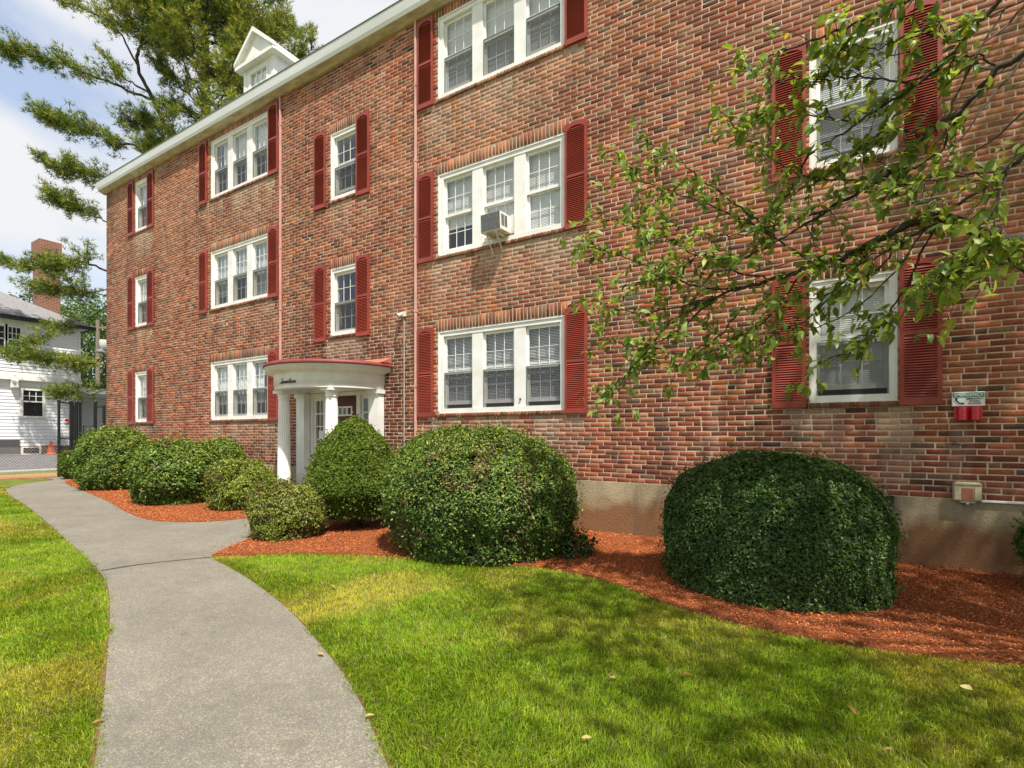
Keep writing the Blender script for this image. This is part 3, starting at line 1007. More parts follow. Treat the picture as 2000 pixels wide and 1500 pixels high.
# ================================================================== ENTRANCE
PX = -8.40
land = MB()
land.box(-9.93, -5.98, -1.42, -0.035, -0.1, 0.105)
landing = thing('entrance_landing', (-8.3, -0.8, 0), 'low brick edged stone landing under the white portico behind the cone shaped yew', 'landing')
LO = (8.3, 0.8, 0)
land.build('brick_base', simple('landing_brick', (0.26, 0.09, 0.06), (0.14, 0.05, 0.035), 18, 0.9, 0.5, 40), landing, LO)
for i in range(6):
    xa = -9.96 + i * 0.67
    MB().box(xa + 0.005, xa + 0.665, -1.47, -0.04, 0.107, 0.155).build('slab', M['stone'], landing, LO, bevel=0.006)

port = thing('portico', (PX, 0, 0.155), 'white half round portico with fluted columns and red roof over the front door', 'portico')
PO = (-PX, 0, -0.155)
def column(cx_, cy_, zb, zt, r0, r1, name):
    n_ = 20
    sh = MB()
    prof = []
    vs = []
    m_ = n_ * 4
    steps = 6
    for i in range(steps + 1):
        t = i / steps
        r = r0 + (r1 - r0) * t ** 1.4
        for j in range(m_):
            a = 2 * math.pi * j / m_
            fl = (0.0, 0.0055, 0.008, 0.0055)[j % 4]
            vs.append((cx_ + (r - fl) * math.cos(a), cy_ + (r - fl) * math.sin(a), zb + 0.12 + (zt - 0.17 - zb - 0.12) * t))
    sh.add(vs, [(i * m_ + j, i * m_ + (j + 1) % m_, (i + 1) * m_ + (j + 1) % m_, (i + 1) * m_ + j) for i in range(steps) for j in range(m_)])
    c = sh.build('column', M['white'], port, PO)
    MB().lathe([(r1 + 0.0, zt - 0.175), (r1 + 0.012, zt - 0.165), (r1 + 0.012, zt - 0.15), (r1 + 0.004, zt - 0.14), (r1 + 0.006, zt - 0.10), (r1 + 0.035, zt - 0.055), (0, zt - 0.055)], (cx_, cy_, 0)).box(cx_ - r1 - 0.045, cx_ + r1 + 0.045, cy_ - r1 - 0.045, cy_ + r1 + 0.045, zt - 0.055, zt - 0.001).build('capital', M['white'], c)
    MB().lathe([(r0 + 0.05, zb + 0.04), (r0 + 0.06, zb + 0.06), (r0 + 0.05, zb + 0.085), (r0 + 0.015, zb + 0.10), (r0, zb + 0.122)], (cx_, cy_, 0)).box(cx_ - r0 - 0.06, cx_ + r0 + 0.06, cy_ - r0 - 0.06, cy_ + r0 + 0.06, zb, zb + 0.04).build('base', M['white'], c)
ZB, ZE = 0.157, 2.345
column(PX - 0.71, -0.82, ZB, ZE, 0.125, 0.105, 'c')
column(PX + 0.71, -0.82, ZB, ZE, 0.125, 0.105, 'c')
for s_ in (-1, 1):
    x = PX + s_ * 1.11
    p = MB().box(x - 0.13, x + 0.13, -0.16, -0.012, ZB + 0.1, ZE - 0.08).build('pilaster', M['white'], port, PO)
    MB().box(x - 0.16, x + 0.16, -0.19, -0.012, ZE - 0.08, ZE - 0.002).build('capital', M['white'], p)
    MB().box(x - 0.155, x + 0.155, -0.185, -0.012, ZB, ZB + 0.1).build('base', M['white'], p)
A0, A1 = math.pi, 2 * math.pi
RO, RI = 1.245, 0.97
e_ = MB().lathe([(RO, ZE), (RO, ZE + 0.08), (RO + 0.012, ZE + 0.085), (RO + 0.012, 2.66)], (PX, -0.012, 0), 48, A0, A1)
e_.lathe([(RI, 2.46), (RI, ZE), (RO, ZE)], (PX, -0.012, 0), 48, A0, A1)
e_.build('entablature', M['white'], port, PO)
c_ = MB().lathe([(RO + 0.012, 2.625), (RO + 0.04, 2.635), (RO + 0.05, 2.655), (RO + 0.14, 2.665), (RO + 0.17, 2.67), (RO + 0.17, 2.745), (RO + 0.185, 2.75), (RO + 0.19, 2.765)], (PX, -0.012, 0), 56, A0, A1)
c_.build('cornice', M['white'], port, PO)
r_ = MB().lathe([(RO + 0.19, 2.757), (RO + 0.205, 2.77), (RO + 0.205, 2.815), (RO + 0.17, 2.835), (0.55, 2.90), (0.001, 2.905)], (PX, -0.012, 0), 56, A0, A1)
r_.build('roof', M['roofred'], port, PO)
MB().prism([(-0.012, 2.84), (-0.26, 2.845), (-0.012, 2.96)], 'x', PX + 0.55, PX + 1.44).build('flashing', M['roofcop'], port, PO)
MB().lathe([(0.001, 2.461), (RI + 0.02, 2.461)], (PX, -0.012, 0), 40, A0, A1).build('ceiling', M['white'], port, PO)

MB().box(PX - 0.96, PX + 0.96, -0.03, -0.009, 2.363, 2.459).build('wall_panel', M['white'], port, PO)
# cursive lettering  S e v e n t e e n  applied on the frieze
def letter(ch):
    e = [(0, .05), (.18, .22), (.26, .40), (.16, .46), (.06, .28), (.10, .06), (.24, .02), (.40, .12)]
    v = [(0, .30), (.06, .42), (.12, .38), (.16, .04), (.30, .30), (.32, .42), (.42, .36)]
    nn = [(0, .10), (.06, .42), (.08, .05), (.20, .40), (.28, .42), (.30, .08), (.36, .02), (.46, .12)]
    t = [(0, .10), (.20, .90), (.12, .20), (.16, .03), (.30, .10)]
    Sx = [(.50, .92), (.44, 1.02), (.30, .95), (.28, .74), (.40, .52), (.40, .20), (.22, -.02), (.02, .06), (-.06, .22), (.10, .24), (.50, .08)]
    return {'e': (e, .36), 'v': (v, .40), 'n': (nn, .44), 't': (t, .28), 'S': (Sx, .46)}[ch]
mb = MB()
cur = 0.0
strokes = []
for ch in 'Seventeen':
    pts, adv = letter(ch)
    strokes.append([(cur + p[0] + 0.28 * p[1], p[1]) for p in pts])
    if ch == 't': strokes.append([(cur + .06 + .17, .62), (cur + .36 + .17, .64)])
    cur += adv
tw, th = 0.44, 0.10
scl = tw / cur
rr = RO + 0.020
for s_ in strokes:
    sp_ = spline(s_, 5)
    pts = []
    for x, z in sp_:
        ang = R(261.5) + (x * scl) / rr
        pts.append((PX + rr * math.cos(ang), -0.012 + rr * math.sin(ang), 2.425 + z * th))
    mb.tube(pts, 0.0048, 5)
mb.build('lettering', M['signblack'], port, PO)

# door, sidelights, surround (set in the wall opening)
d0, d1 = PX - 0.455, PX + 0.455
ent = MB()
ent.box(DOOR[0], DOOR[0] + 0.07, 0.0, 0.16, 0.158, 2.355).box(DOOR[1] - 0.07, DOOR[1], 0.0, 0.16, 0.158, 2.355)
ent.box(d0 - 0.10, d0, 0.0, 0.16, 0.158, 2.28).box(d1, d1 + 0.10, 0.0, 0.16, 0.158, 2.28)
ent.box(DOOR[0] + 0.07, DOOR[1] - 0.07, 0.004, 0.16, 2.28, 2.357)
ent.box(d0, d1, 0.02, 0.2, 0.158, 0.19)
ent.box(DOOR[0] + 0.07, d0 - 0.10, 0.01, 0.14, 0.158, 0.75).box(d1 + 0.10, DOOR[1] - 0.07, 0.01, 0.14, 0.158, 0.75)
ent = ent.build('door_surround', M['white'], bld)
for a, b_ in ((DOOR[0] + 0.07, d0 - 0.10), (d1 + 0.10, DOOR[1] - 0.07)):
    mb = MB().box(a, a + 0.05, 0.05, 0.1, 0.75, 2.28).box(b_ - 0.05, b_, 0.05, 0.1, 0.75, 2.28).box(a + .05, b_ - .05, 0.05, 0.1, 0.75, 0.82).box(a + .05, b_ - .05, 0.05, 0.1, 2.20, 2.28)
    ga, gb = a + 0.05, b_ - 0.05
    for q in range(1, 5): mb.box(ga, gb, 0.055, 0.09, 0.82 + 1.38 * q / 5 - 0.012, 0.82 + 1.38 * q / 5 + 0.012)
    mb.box((ga + gb) / 2 - 0.01, (ga + gb) / 2 + 0.01, 0.057, 0.088, 0.82, 2.20)
    sl_ = mb.build('sidelight', M['white'], bld)
    for q in range(5):
        for xx0, xx1 in ((ga, (ga + gb) / 2), ((ga + gb) / 2, gb)):
            pane((xx0 + 0.005, xx1 - 0.005, 0.82 + 1.38 * q / 5 + 0.006, 0.82 + 1.38 * (q + 1) / 5 - 0.006), 0.07, sl_)
dr = MB().box(d0 + 0.004, d1 - 0.004, 0.06, 0.105, 0.192, 2.275).build('front_door', M['door'], bld)
lz0, lz1 = 1.86, 2.06
mb = MB()
lx0, lx1 = PX - 0.28, PX + 0.28
mb.box(lx0, lx1, 0.04, 0.06, lz0, lz0 + 0.03).box(lx0, lx1, 0.04, 0.06, lz1 - 0.03, lz1)
for q in range(5):
    xx = lx0 + (lx1 - lx0 - 0.03) * q / 4
    mb.box(xx, xx + 0.03, 0.038, 0.058, lz0 + 0.03, lz1 - 0.03)
mb.build('window_trim', M['white'], dr)
for q in range(4): pane((lx0 + 0.03 + 0.1325 * q, lx0 + 0.1325 * (q + 1), lz0 + 0.03, lz1 - 0.03), 0.055, dr)
for zz0, zz1 in ((0.35, 0.95), (1.08, 1.72)):
    for s_ in (-1, 1):
        MB().box(PX + s_ * 0.21 - 0.15, PX + s_ * 0.21 + 0.15, 0.05, 0.06, zz0, zz1).build('door_panel', M['door'], dr, bevel=0.008)
MB().lathe([(0, -0.05), (0.02, -0.05), (0.028, -0.035), (0.02, -0.018), (0.01, 0.0)], n=12).build('door_knob', simple('brass', (0.5, 0.36, 0.12), None, 5, 0.3, metal=1.0), dr, (d1 - 0.08, 0.06, 1.12), rot=(R(-90), 0, 0))
MB().quad((DOOR[0], 0.5, 0.15), (DOOR[1], 0.5, 0.15), (DOOR[1], 0.5, 2.42), (DOOR[0], 0.5, 2.42)).build('hall_backing', M['interior'], bld)  # dark backing sheet, the hall's dimness put into its colour
o = MB().box(DOOR[0] + 0.205, DOOR[0] + 0.335, 0.062, 0.066, 1.36, 1.56).build('paper_notice', M['signwhite'])
tag(o, 'small white paper notice taped inside the left sidelight of the entrance', 'notice')
# ================================================================== THINGS ON THE WALL
# window air conditioner
acx, acz = -4.50, F_SILL[1] + 0.115
ac = thing('air_conditioner', (acx, -0.02, acz), 'white window air conditioner jutting out of the middle second floor window on two struts', 'air conditioner')
tl = R(4)
ac.scale = (0.82, 0.72, 0.84)
AB = MB().box(-0.24, 0.24, -0.36, 0.10, 0, 0.34).build('cabinet', M['ac_white'], ac, bevel=0.012, rot=(tl, 0, 0))
mb = MB()
for q in range(14): mb.box(-0.215, 0.215, -0.367, -0.361, 0.03 + q * 0.0225, 0.045 + q * 0.0225)
MB().box(-0.222, 0.222, -0.364, -0.3605, 0.02, 0.345).build('coil', M['ac_grey'], AB)
mb.build('coil_fins', M['ac_grey'], AB)
for yy in (-0.33, -0.19):
    mb = MB()
    for q in range(6): mb.box(0.2405, 0.246, yy + q * 0.02, yy + q * 0.02 + 0.009, 0.08, 0.30)
    mb.build('side_louver', M['ac_grey'], AB)
mb = MB().box(-0.31, -0.241, 0.06, 0.085, 0.0, 0.36).build('side_curtain', M['ac_white'], AB)
MB().box(0.241, 0.31, 0.06, 0.085, 0.0, 0.36).build('side_curtain', M['ac_white'], AB)
for xx in (-0.14, 0.10):
    MB().tube([(xx, -0.32, -0.03), (xx, 0.0, -0.36)], 0.016, 4, smooth=False).box(xx - 0.02, xx + 0.02, -0.34, 0.02, -0.05, -0.022).build('strut', M['ac_white'], ac)

# emergency sign and red call boxes
sg = thing('emergency_sign', (1.435, -0.03, 1.77), 'white emergency phone sign with green band on the brick wall', 'sign')
MB().box(-0.135, 0.135, 0.0, 0.012, 0.0, 0.155).build('plate', M['signwhite'], sg, bevel=0.006)
MB().box(-0.128, 0.128, -0.003, -0.0006, 0.096, 0.146).build('green_band', M['signgreen'], sg)
def text(s_, size, x, z, mat, parent, y=-0.0065, width=None, align='CENTER'):
    cu = bpy.data.curves.new('lettering', 'FONT')
    cu.body = s_; cu.size = size; cu.align_x = align; cu.align_y = 'CENTER'; cu.extrude = 0.0006; cu.offset = size * 0.015
    tmp = bpy.data.objects.new('tmp', cu); COL.objects.link(tmp)
    dg = bpy.context.evaluated_depsgraph_get()
    me = bpy.data.meshes.new_from_object(tmp.evaluated_get(dg))
    bpy.data.objects.remove(tmp); bpy.data.curves.remove(cu)
    me.materials.clear(); me.materials.append(mat)
    o = obj('lettering', me, parent, (x, y, z), rot=(R(90), 0, 0))
    if width:
        xs_ = [v.co.x for v in me.vertices]
        f_ = width / (max(xs_) - min(xs_))
        o.scale = (f_, 1, 1)
    return o
text('EMERGENCY', 0.046, 0, 0.121, M['signwhite'], sg, width=0.235)
text('EMERGENCY', 0.024, 0.05, 0.078, M['signblack'], sg, -0.003, 0.135)
text('PHONE', 0.024, 0.05, 0.053, M['signblack'], sg, -0.003, 0.085)
text('OUTSIDE', 0.024, 0.05, 0.028, M['signblack'], sg, -0.003, 0.105)
MB().tube([(-0.100, -0.004, 0.076), (-0.092, -0.004, 0.055), (-0.072, -0.004, 0.036), (-0.048, -0.004, 0.028)], 0.0055, 6).tube([(-0.106, -0.004, 0.080), (-0.090, -0.004, 0.082)], 0.009, 6).tube([(-0.052, -0.004, 0.036), (-0.038, -0.004, 0.028)], 0.009, 6).build('handset_symbol', M['signblack'], sg)

cb = thing('call_box', (1.435, -0.012, 1.62), 'pair of glossy red emergency call boxes below the white sign', 'call box')
for s_ in (-1, 1):
    x = s_ * 0.052
    arc = [(x + 0.05 * math.cos(a), -0.012 - 0.075 * math.sin(a)) for a in np.linspace(0, math.pi, 12)]
    h_ = MB().prism(arc, 'z', 0.0, 0.142).build('housing', M['phonered'], cb, bevel=0.005)
    MB().prism([(x + 0.032 * math.cos(a), -0.030 - 0.064 * math.sin(a)) for a in np.linspace(0.3, math.pi - 0.3, 8)], 'z', 0.03, 0.052).build('lip', M['phonered'], h_, bevel=0.004)
    MB().prism([(x + 0.028 * math.cos(a), -0.030 - 0.062 * math.sin(a)) for a in np.linspace(0.3, math.pi - 0.3, 8)], 'z', 0.075, 0.122).build('cover', M['phonered'], h_, bevel=0.006)
MB().box(-0.115, 0.115, -0.016, 0.0, 0.01, 0.135).build('back_plate', M['phonered'], cb, bevel=0.005)

# hose bib
hb = thing('wall_tap', (1.31, -0.01, 1.365), 'small dark metal tap sticking out of the brick below the red call boxes', 'tap')
tapm = simple('tarnished_metal', (0.22, 0.20, 0.18), (0.08, 0.07, 0.06), 40, 0.4, metal=0.8)
MB().tube([(0, 0.01, 0), (0, -0.05, 0), (0.05, -0.065, -0.005), (0.105, -0.07, -0.006)], 0.011, 8).build('spout', tapm, hb)
MB().lathe([(0, 0.0), (0.026, 0.0), (0.026, 0.008), (0, 0.008)], n=10).tube([(0, 0, -0.02), (0, 0, 0.0)], 0.006, 6).build('handle', tapm, hb, (0.01, -0.045, 0.03))

# cream utility box with conduit
ub = thing('utility_box', (1.415, -0.035, 0.745), 'aged cream utility box with red panel mounted above the concrete foundation', 'utility box')
MB().box(-0.112, 0.112, -0.075, 0.012, 0.02, 0.185).prism([(-0.115, 0.185), (0.115, 0.185), (0.095, 0.215), (-0.095, 0.215)], 'y', -0.085, 0.012).build('housing', M['boxbeige'], ub, bevel=0.008)
MB().prism([(-0.085, 0.018), (0.085, 0.018), (0.05, -0.005), (-0.05, -0.005)], 'y', -0.065, 0.01).build('base', M['boxbeige'], ub, bevel=0.004)
MB().box(-0.05, 0.045, -0.079, -0.0755, 0.035, 0.155).build('red_panel', M['boxrust'], ub)
MB().box(-0.108, -0.06, -0.081, -0.0755, 0.03, 0.165).box(0.055, 0.108, -0.081, -0.0755, 0.03, 0.165).build('ribs', M['boxbeige'], ub, bevel=0.003)
MB().lathe([(0, -0.03), (0.012, -0.03), (0.015, -0.02), (0.015, 0), (0, 0)], n=10).build('lock', simple('bright_metal', (0.6, 0.6, 0.58), None, 6, 0.3, metal=1), ub, (0, -0.05, 0.0))
cd = MB().box(1.53, 5.1, -0.060, -0.034, 0.752, 0.776).build('conduit', M['white'], bevel=0.004)
tag(cd, 'white conduit running right from the cream utility box along the foundation', 'conduit')

# sensor lamp with conduit by the downpipe
lp = thing('wall_light', (-6.62, -0.012, 3.70), 'small cream security light at the top of a thin conduit on the brick wall', 'wall light')
MB().box(-0.045, 0.045, -0.05, 0.0, 0.0, 0.09).build('junction_box', M['ac_white'], lp, bevel=0.006)
MB().lathe([(0.02, 0), (0.028, 0.03), (0.042, 0.085), (0.045, 0.10), (0.036, 0.098)], n=14).build('lamp_head', M['ac_white'], lp, (-0.02, -0.05, 0.06), rot=(R(125), 0, R(-35)))
MB().lathe([(0.018, 0), (0.025, 0.03), (0.038, 0.075), (0.03, 0.074)], n=14).build('lamp_head', simple('amber_lamp', (0.6, 0.42, 0.18), None, 5, .5), lp, (-0.05, -0.04, 0.05), rot=(R(120), 0, R(-80)))
MB().tube([(0, -0.018, 0.0), (0, -0.018, -3.1)], 0.011, 6).build('conduit', M['conduit'], lp)
# ================================================================== SHRUBS
def cards(C, N, U, L_, Wd, fold=0.25):
    """leaf rhombs: centre C, normal N, long axis U ; two triangles hinged on the midrib"""
    N = N / np.maximum(np.linalg.norm(N, axis=1, keepdims=True), 1e-6)
    U = U - N * (U * N).sum(1, keepdims=True)
    U = U / np.maximum(np.linalg.norm(U, axis=1, keepdims=True), 1e-6)
    Wv = np.cross(N, U)
    L_ = np.asarray(L_)[:, None]
    Wd = np.asarray(Wd)[:, None]
    a = C - U * L_ * 0.5
    b_ = C + Wv * Wd * 0.5 + N * Wd * fold - U * L_ * 0.04
    c_ = C + U * L_ * 0.5 - N * L_ * 0.06
    d_ = C - Wv * Wd * 0.5 + N * Wd * fold - U * L_ * 0.04
    n_ = len(C)
    V = np.stack([a, b_, c_, d_], 1).reshape(-1, 3)
    i = np.arange(n_)[:, None] * 4
    F = np.concatenate([i + np.array([[0, 2, 1]]), i + np.array([[0, 3, 2]])], 1).reshape(-1, 3)
    return V, F


def shrub(name, c, rx, ry, h, n_leaf, L_, cols, label, group=None, power=2.0, zlow=0.0, rough=0.10, clump=3.2, matk='leaf', spread=0.55,
          trunk=None, profile=None, seed=1, tips=None, tipamt=0.0, holes=0.0, fold=0.22, cat='shrub', aspect=0.5, sprigs=160, dead=0.0):
    """c=(x,y) base centre, rx/ry half widths, h height; profile(t)->relative radius at relative height t"""
    g_ = np.random.default_rng(seed)
    root = thing(name, (c[0], c[1], 0.02), label, cat, group)
    if profile is None:
        def profile(t):     # rounded dome, tucked in a little at the bottom
            u = np.clip((t - 0.42) / 0.58, 0, 1)
            lo_ = np.clip((0.42 - t) / 0.42, 0, 1)
            return np.where(t > 0.42, (1 - u ** power) ** (1 / power), 1 - 0.20 * lo_ ** 1.6)
    # sample by height with area-ish weighting
    N0 = int(n_leaf * 1.0)
    t = g_.random(N0 * 4)
    pr = profile(t)
    dpr = (profile(np.clip(t + 0.01, 0, 1)) - profile(np.clip(t - 0.01, 0, 1))) / 0.02
    wgt = pr * np.sqrt(1 + (dpr * rx / h) ** 2) + 0.02
    keep = g_.random(len(t)) < wgt / np.quantile(wgt, 0.98)
    t = t[keep][:N0]
    # dome crown is thin in t, add extra samples on top
    pr = profile(t)
    th = g_.random(len(t)) * 2 * np.pi
    dpr = (profile(np.clip(t + 0.01, 0, 1)) - profile(np.clip(t - 0.01, 0, 1))) / 0.02
    dirx, diry = np.cos(th), np.sin(th)
    P = np.c_[dirx * rx * pr, diry * ry * pr, zlow + t * (h - zlow)]
    nz_ = -dpr * (rx / h)
    Nn = np.c_[dirx, diry, nz_]
    Nn /= np.linalg.norm(Nn, axis=1, keepdims=True)
    lump = fbm(P * clump + seed * 3.7, seed, 3) - 0.5
    depth = g_.random(len(t)) ** 2.0
    off = lump * 2 * rough + (0.5 - depth) * rough * 0.55 + (g_.random(len(t)) < 0.04) * g_.random(len(t)) * min(rough, 0.1) * 1.3
    P = P + Nn * off[:, None]
    ok = P[:, 2] > 0.01
    if holes > 0:
        ok &= ~((fbm(P * 4.2 + 11, seed + 5, 2) > 1 - holes) & (g_.random(len(P)) < 0.8))
    P, Nn, lump, depth = P[ok], Nn[ok], lump[ok], depth[ok]
    if sprigs:
        k_ = g_.integers(0, len(P), sprigs)
        ax = Nn[k_] * 0.8 + g_.normal(0, 0.35, (sprigs, 3)) + np.array((0, 0, 0.45))
        ax /= np.linalg.norm(ax, axis=1, keepdims=True)
        ln_s = g_.uniform(0.6, 1.9, sprigs) * L_ * 1.6 + 0.02
        m_s = 9
        tt_ = np.linspace(0.1, 1.0, m_s)[None, :, None]
        Ps = P[k_][:, None] + ax[:, None] * ln_s[:, None, None] * tt_ + g_.normal(0, L_ * 0.22, (sprigs, m_s, 3))
        Ps = Ps.reshape(-1, 3)
        ok2 = Ps[:, 2] > 0.02
        P = np.r_[P, Ps[ok2]]
        Nn = np.r_[Nn, np.repeat(Nn[k_], m_s, axis=0)[ok2]]
        lump = np.r_[lump, np.zeros(ok2.sum())]
        depth = np.r_[depth, np.full(ok2.sum(), 0.1)]
    n_ = len(P)
    rnd = g_.normal(0, 1, (n_, 3))
    Nl = Nn * (1 - spread) + rnd * spread * 0.75 + np.array((0, 0, 0.35))
    U = g_.normal(0, 1, (n_, 3)) + Nn * 0.6 + np.array((0, 0, 0.25))
    sz = L_ * (0.7 + 0.6 * g_.random(n_))
    V, F = cards(P, Nl, U, sz, sz * aspect, fold)
    pal = np.array(cols)
    ci = pal[g_.integers(0, len(pal), n_)] * (0.8 + 0.4 * g_.random((n_, 1)))
    patch = np.clip((fbm(P * 2.2 + 5, seed + 2, 2) - 0.45) * 3, 0, 1)[:, None]
    ci = ci * (0.82 + 0.36 * patch)
    if tips is not None:  # new growth, with sunlit tops also painted paler on upward leaves
        tw_ = np.clip(Nn[:, 2] * 0.6 + 0.3, 0, 1) * (depth < 0.25) * (g_.random(n_) < tipamt)
        tw_ = np.maximum(tw_, (g_.random(n_) < tipamt * 0.25) * 0.9)[:, None]
        ci = ci * (1 - tw_) + np.array(tips)[g_.integers(0, len(tips), n_)] * tw_
    if dead > 0:
        dm = ((fbm(P * 3.1 + 23, seed + 8, 3) > 1 - dead) & (g_.random(n_) < 0.55))[:, None]
        ci = np.where(dm, np.array(TAN)[g_.integers(0, 3, n_)] * 0.6, ci)
    tag(obj('foliage', npmesh('foliage', V, F, M[matk], np.repeat(ci, 2, axis=0)), root), kind='stuff')
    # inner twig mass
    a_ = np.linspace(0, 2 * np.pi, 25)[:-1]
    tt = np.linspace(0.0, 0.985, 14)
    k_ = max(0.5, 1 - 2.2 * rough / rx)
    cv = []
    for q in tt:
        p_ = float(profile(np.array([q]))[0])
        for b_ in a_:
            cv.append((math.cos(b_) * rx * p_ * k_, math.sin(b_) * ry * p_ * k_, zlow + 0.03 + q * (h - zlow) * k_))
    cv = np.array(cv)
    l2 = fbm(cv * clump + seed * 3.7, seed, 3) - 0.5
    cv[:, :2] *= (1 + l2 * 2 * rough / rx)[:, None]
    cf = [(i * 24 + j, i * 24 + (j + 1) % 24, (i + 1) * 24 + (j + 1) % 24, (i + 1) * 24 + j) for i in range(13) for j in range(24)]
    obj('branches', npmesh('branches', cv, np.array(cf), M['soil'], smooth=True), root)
    # stems
    mb = MB()
    if trunk:
        mb.tube([(0, 0, -0.03), (0.01, 0, trunk[1] * 0.5), (-0.01, 0.01, trunk[1])], [trunk[0] * 1.25, trunk[0], trunk[0] * 0.8], 8)
        for q in range(7):
            a = q * 0.9
            mb.tube([(0, 0, trunk[1] * 0.7), (0.3 * rx * math.cos(a), 0.3 * rx * math.sin(a), trunk[1] * 1.3), (0.7 * rx * math.cos(a), 0.7 * rx * math.sin(a), trunk[1] * 1.7)], [trunk[0] * 0.5, trunk[0] * 0.3, trunk[0] * 0.15], 5)
    else:
        for q in range(8):
            a = q * 0.785 + seed
            mb.tube([(0.08 * math.cos(a), 0.08 * math.sin(a), -0.03), (0.35 * rx * math.cos(a), 0.35 * ry * math.sin(a), 0.25 * h), (0.75 * rx * math.cos(a), 0.75 * ry * math.sin(a), 0.55 * h)], [0.02, 0.014, 0.006], 5)
    mb.build('stem', M['twig'], root)
    return root


DK = [(0.050, 0.105, 0.016), (0.064, 0.125, 0.018), (0.040, 0.085, 0.016), (0.080, 0.145, 0.022)]
MD = [(0.076, 0.155, 0.020), (0.098, 0.185, 0.026), (0.058, 0.125, 0.020), (0.125, 0.215, 0.030)]
LT = [(0.155, 0.205, 0.020), (0.190, 0.225, 0.026), (0.12, 0.175, 0.018), (0.10, 0.155, 0.018)]
TIP = [(0.28, 0.34, 0.040), (0.34, 0.34, 0.05), (0.24, 0.31, 0.04)]
TAN = [(0.30, 0.20, 0.09), (0.22, 0.14, 0.05), (0.26, 0.22, 0.06)]


def yewprof(t):
    t = np.asarray(t, float)
    up = np.clip((t - 0.30) / 0.70, 0, 1)
    lo_ = np.clip((0.30 - t) / 0.30, 0, 1)
    return np.where(t > 0.30, np.clip(1 - up ** 1.55, 0, 1) ** 0.72, 1 - 0.30 * lo_ ** 1.5)


def globe(t):
    t = np.asarray(t, float)
    return np.sqrt(np.clip(1 - (2 * t - 1) ** 2, 0, 1)) ** 0.85


def topiary(t):          # flat sided dome of the near dark shrub
    t = np.asarray(t, float)
    u = np.clip((t - 0.40) / 0.60, 0, 1)
    lo_ = np.clip((0.40 - t) / 0.40, 0, 1)
    return np.where(t > 0.40, (1 - u ** 2.4) ** (1 / 2.25), 1 - 0.03 * lo_)


shrub('globe_shrub', (-21.15, -0.32), 0.34, 0.34, 0.93, 9000, 0.045, [(0.12, 0.17, 0.02), (0.085, 0.14, 0.02), (0.10, 0.15, 0.02)], 'small clipped yellow green globe shrub beside the black gate', profile=globe, rough=0.03, matk='yew', seed=3)
shrub('rounded_shrub', (-16.35, -0.90), 0.93, 0.82, 1.60, 26000, 0.062, MD, 'tall rounded green shrub near the far building corner next to the gate', rough=0.13, seed=4, tips=TIP, tipamt=0.45, power=2.2, sprigs=240, holes=0.1, dead=0.24)
shrub('rounded_shrub', (-11.85, -1.50), 0.84, 0.78, 1.28, 22000, 0.058, MD, 'broad dark green rounded shrub at the middle of the left mulch bed', rough=0.15, seed=5, tips=TIP, tipamt=0.4, power=2.3, holes=0.14, sprigs=220, dead=0.3)
shrub('rounded_shrub', (-11.65, -0.72), 0.66, 0.55, 1.33, 13000, 0.058, MD, 'green shrub against the brick wall behind the broad dark one left of the portico', rough=0.10, seed=6, tips=TIP, tipamt=0.45)
shrub('loose_shrub', (-9.78, -1.28), 0.60, 0.56, 0.90, 19000, 0.044, LT, 'low yellowish green shrub just left of the portico column', rough=0.18, seed=7, tips=TIP, tipamt=0.5, holes=0.2, sprigs=220, dead=0.3)
shrub('loose_shrub', (-6.43, -2.58), 0.42, 0.42, 0.74, 17000, 0.037, LT, 'small loose yellow green shrub with tan tips at the corner where the paths meet', rough=0.17, seed=8, tips=TIP + TAN, tipamt=0.55, holes=0.26, zlow=0.03, sprigs=260, dead=0.38)
shrub('yew_topiary', (-6.20, -1.60), 0.74, 0.70, 1.74, 52000, 0.038, [(0.075, 0.130, 0.012), (0.095, 0.155, 0.013), (0.055, 0.100, 0.010)], 'cone shaped clipped yew on a short trunk in front of the portico', profile=yewprof, rough=0.065, clump=4.5, matk='yew', zlow=0.20, trunk=(0.075, 0.5), sprigs=60, seed=9, tips=[(0.19, 0.24, 0.02), (0.16, 0.22, 0.02)], tipamt=0.5, aspect=0.5)
b7 = shrub('rounded_shrub', (-3.72, -1.75), 1.26, 1.08, 1.48, 88000, 0.037, [(0.070, 0.138, 0.022), (0.094, 0.172, 0.028), (0.052, 0.108, 0.020), (0.118, 0.198, 0.034)], 'large rounded glossy green shrub below the middle ground floor window', rough=0.13, clump=3.0, seed=10, tips=TIP, tipamt=0.35, holes=0.22, power=2.3, sprigs=420, dead=0.36)
shrub('clipped_shrub', (-0.36, -1.60), 0.98, 0.90, 1.25, 84000, 0.035, DK, 'large dark green flat sided clipped shrub in front of the concrete foundation', profile=topiary, rough=0.05, clump=3.6, seed=11, tips=[(0.05, 0.10, 0.025), (0.07, 0.12, 0.03)], tipamt=0.22, spread=0.5, sprigs=120, dead=0.24, holes=0.05)
shrub('globe_shrub', (2.10, -0.62), 0.42, 0.42, 0.72, 14000, 0.036, MD, 'small round green shrub at the right edge below the utility conduit', profile=globe, rough=0.05, matk='yew', zlow=0.12, trunk=(0.04, 0.3), seed=12)
# low sprig sprawling to the right of the large rounded shrub
shrub('sprawling_shrub', (-2.72, -1.55), 0.42, 0.30, 0.20, 2600, 0.045, [(0.042, 0.090, 0.020), (0.056, 0.112, 0.024)], 'low sprawling sprigs at the right foot of the large rounded shrub', rough=0.14, seed=13, holes=0.2, sprigs=120)
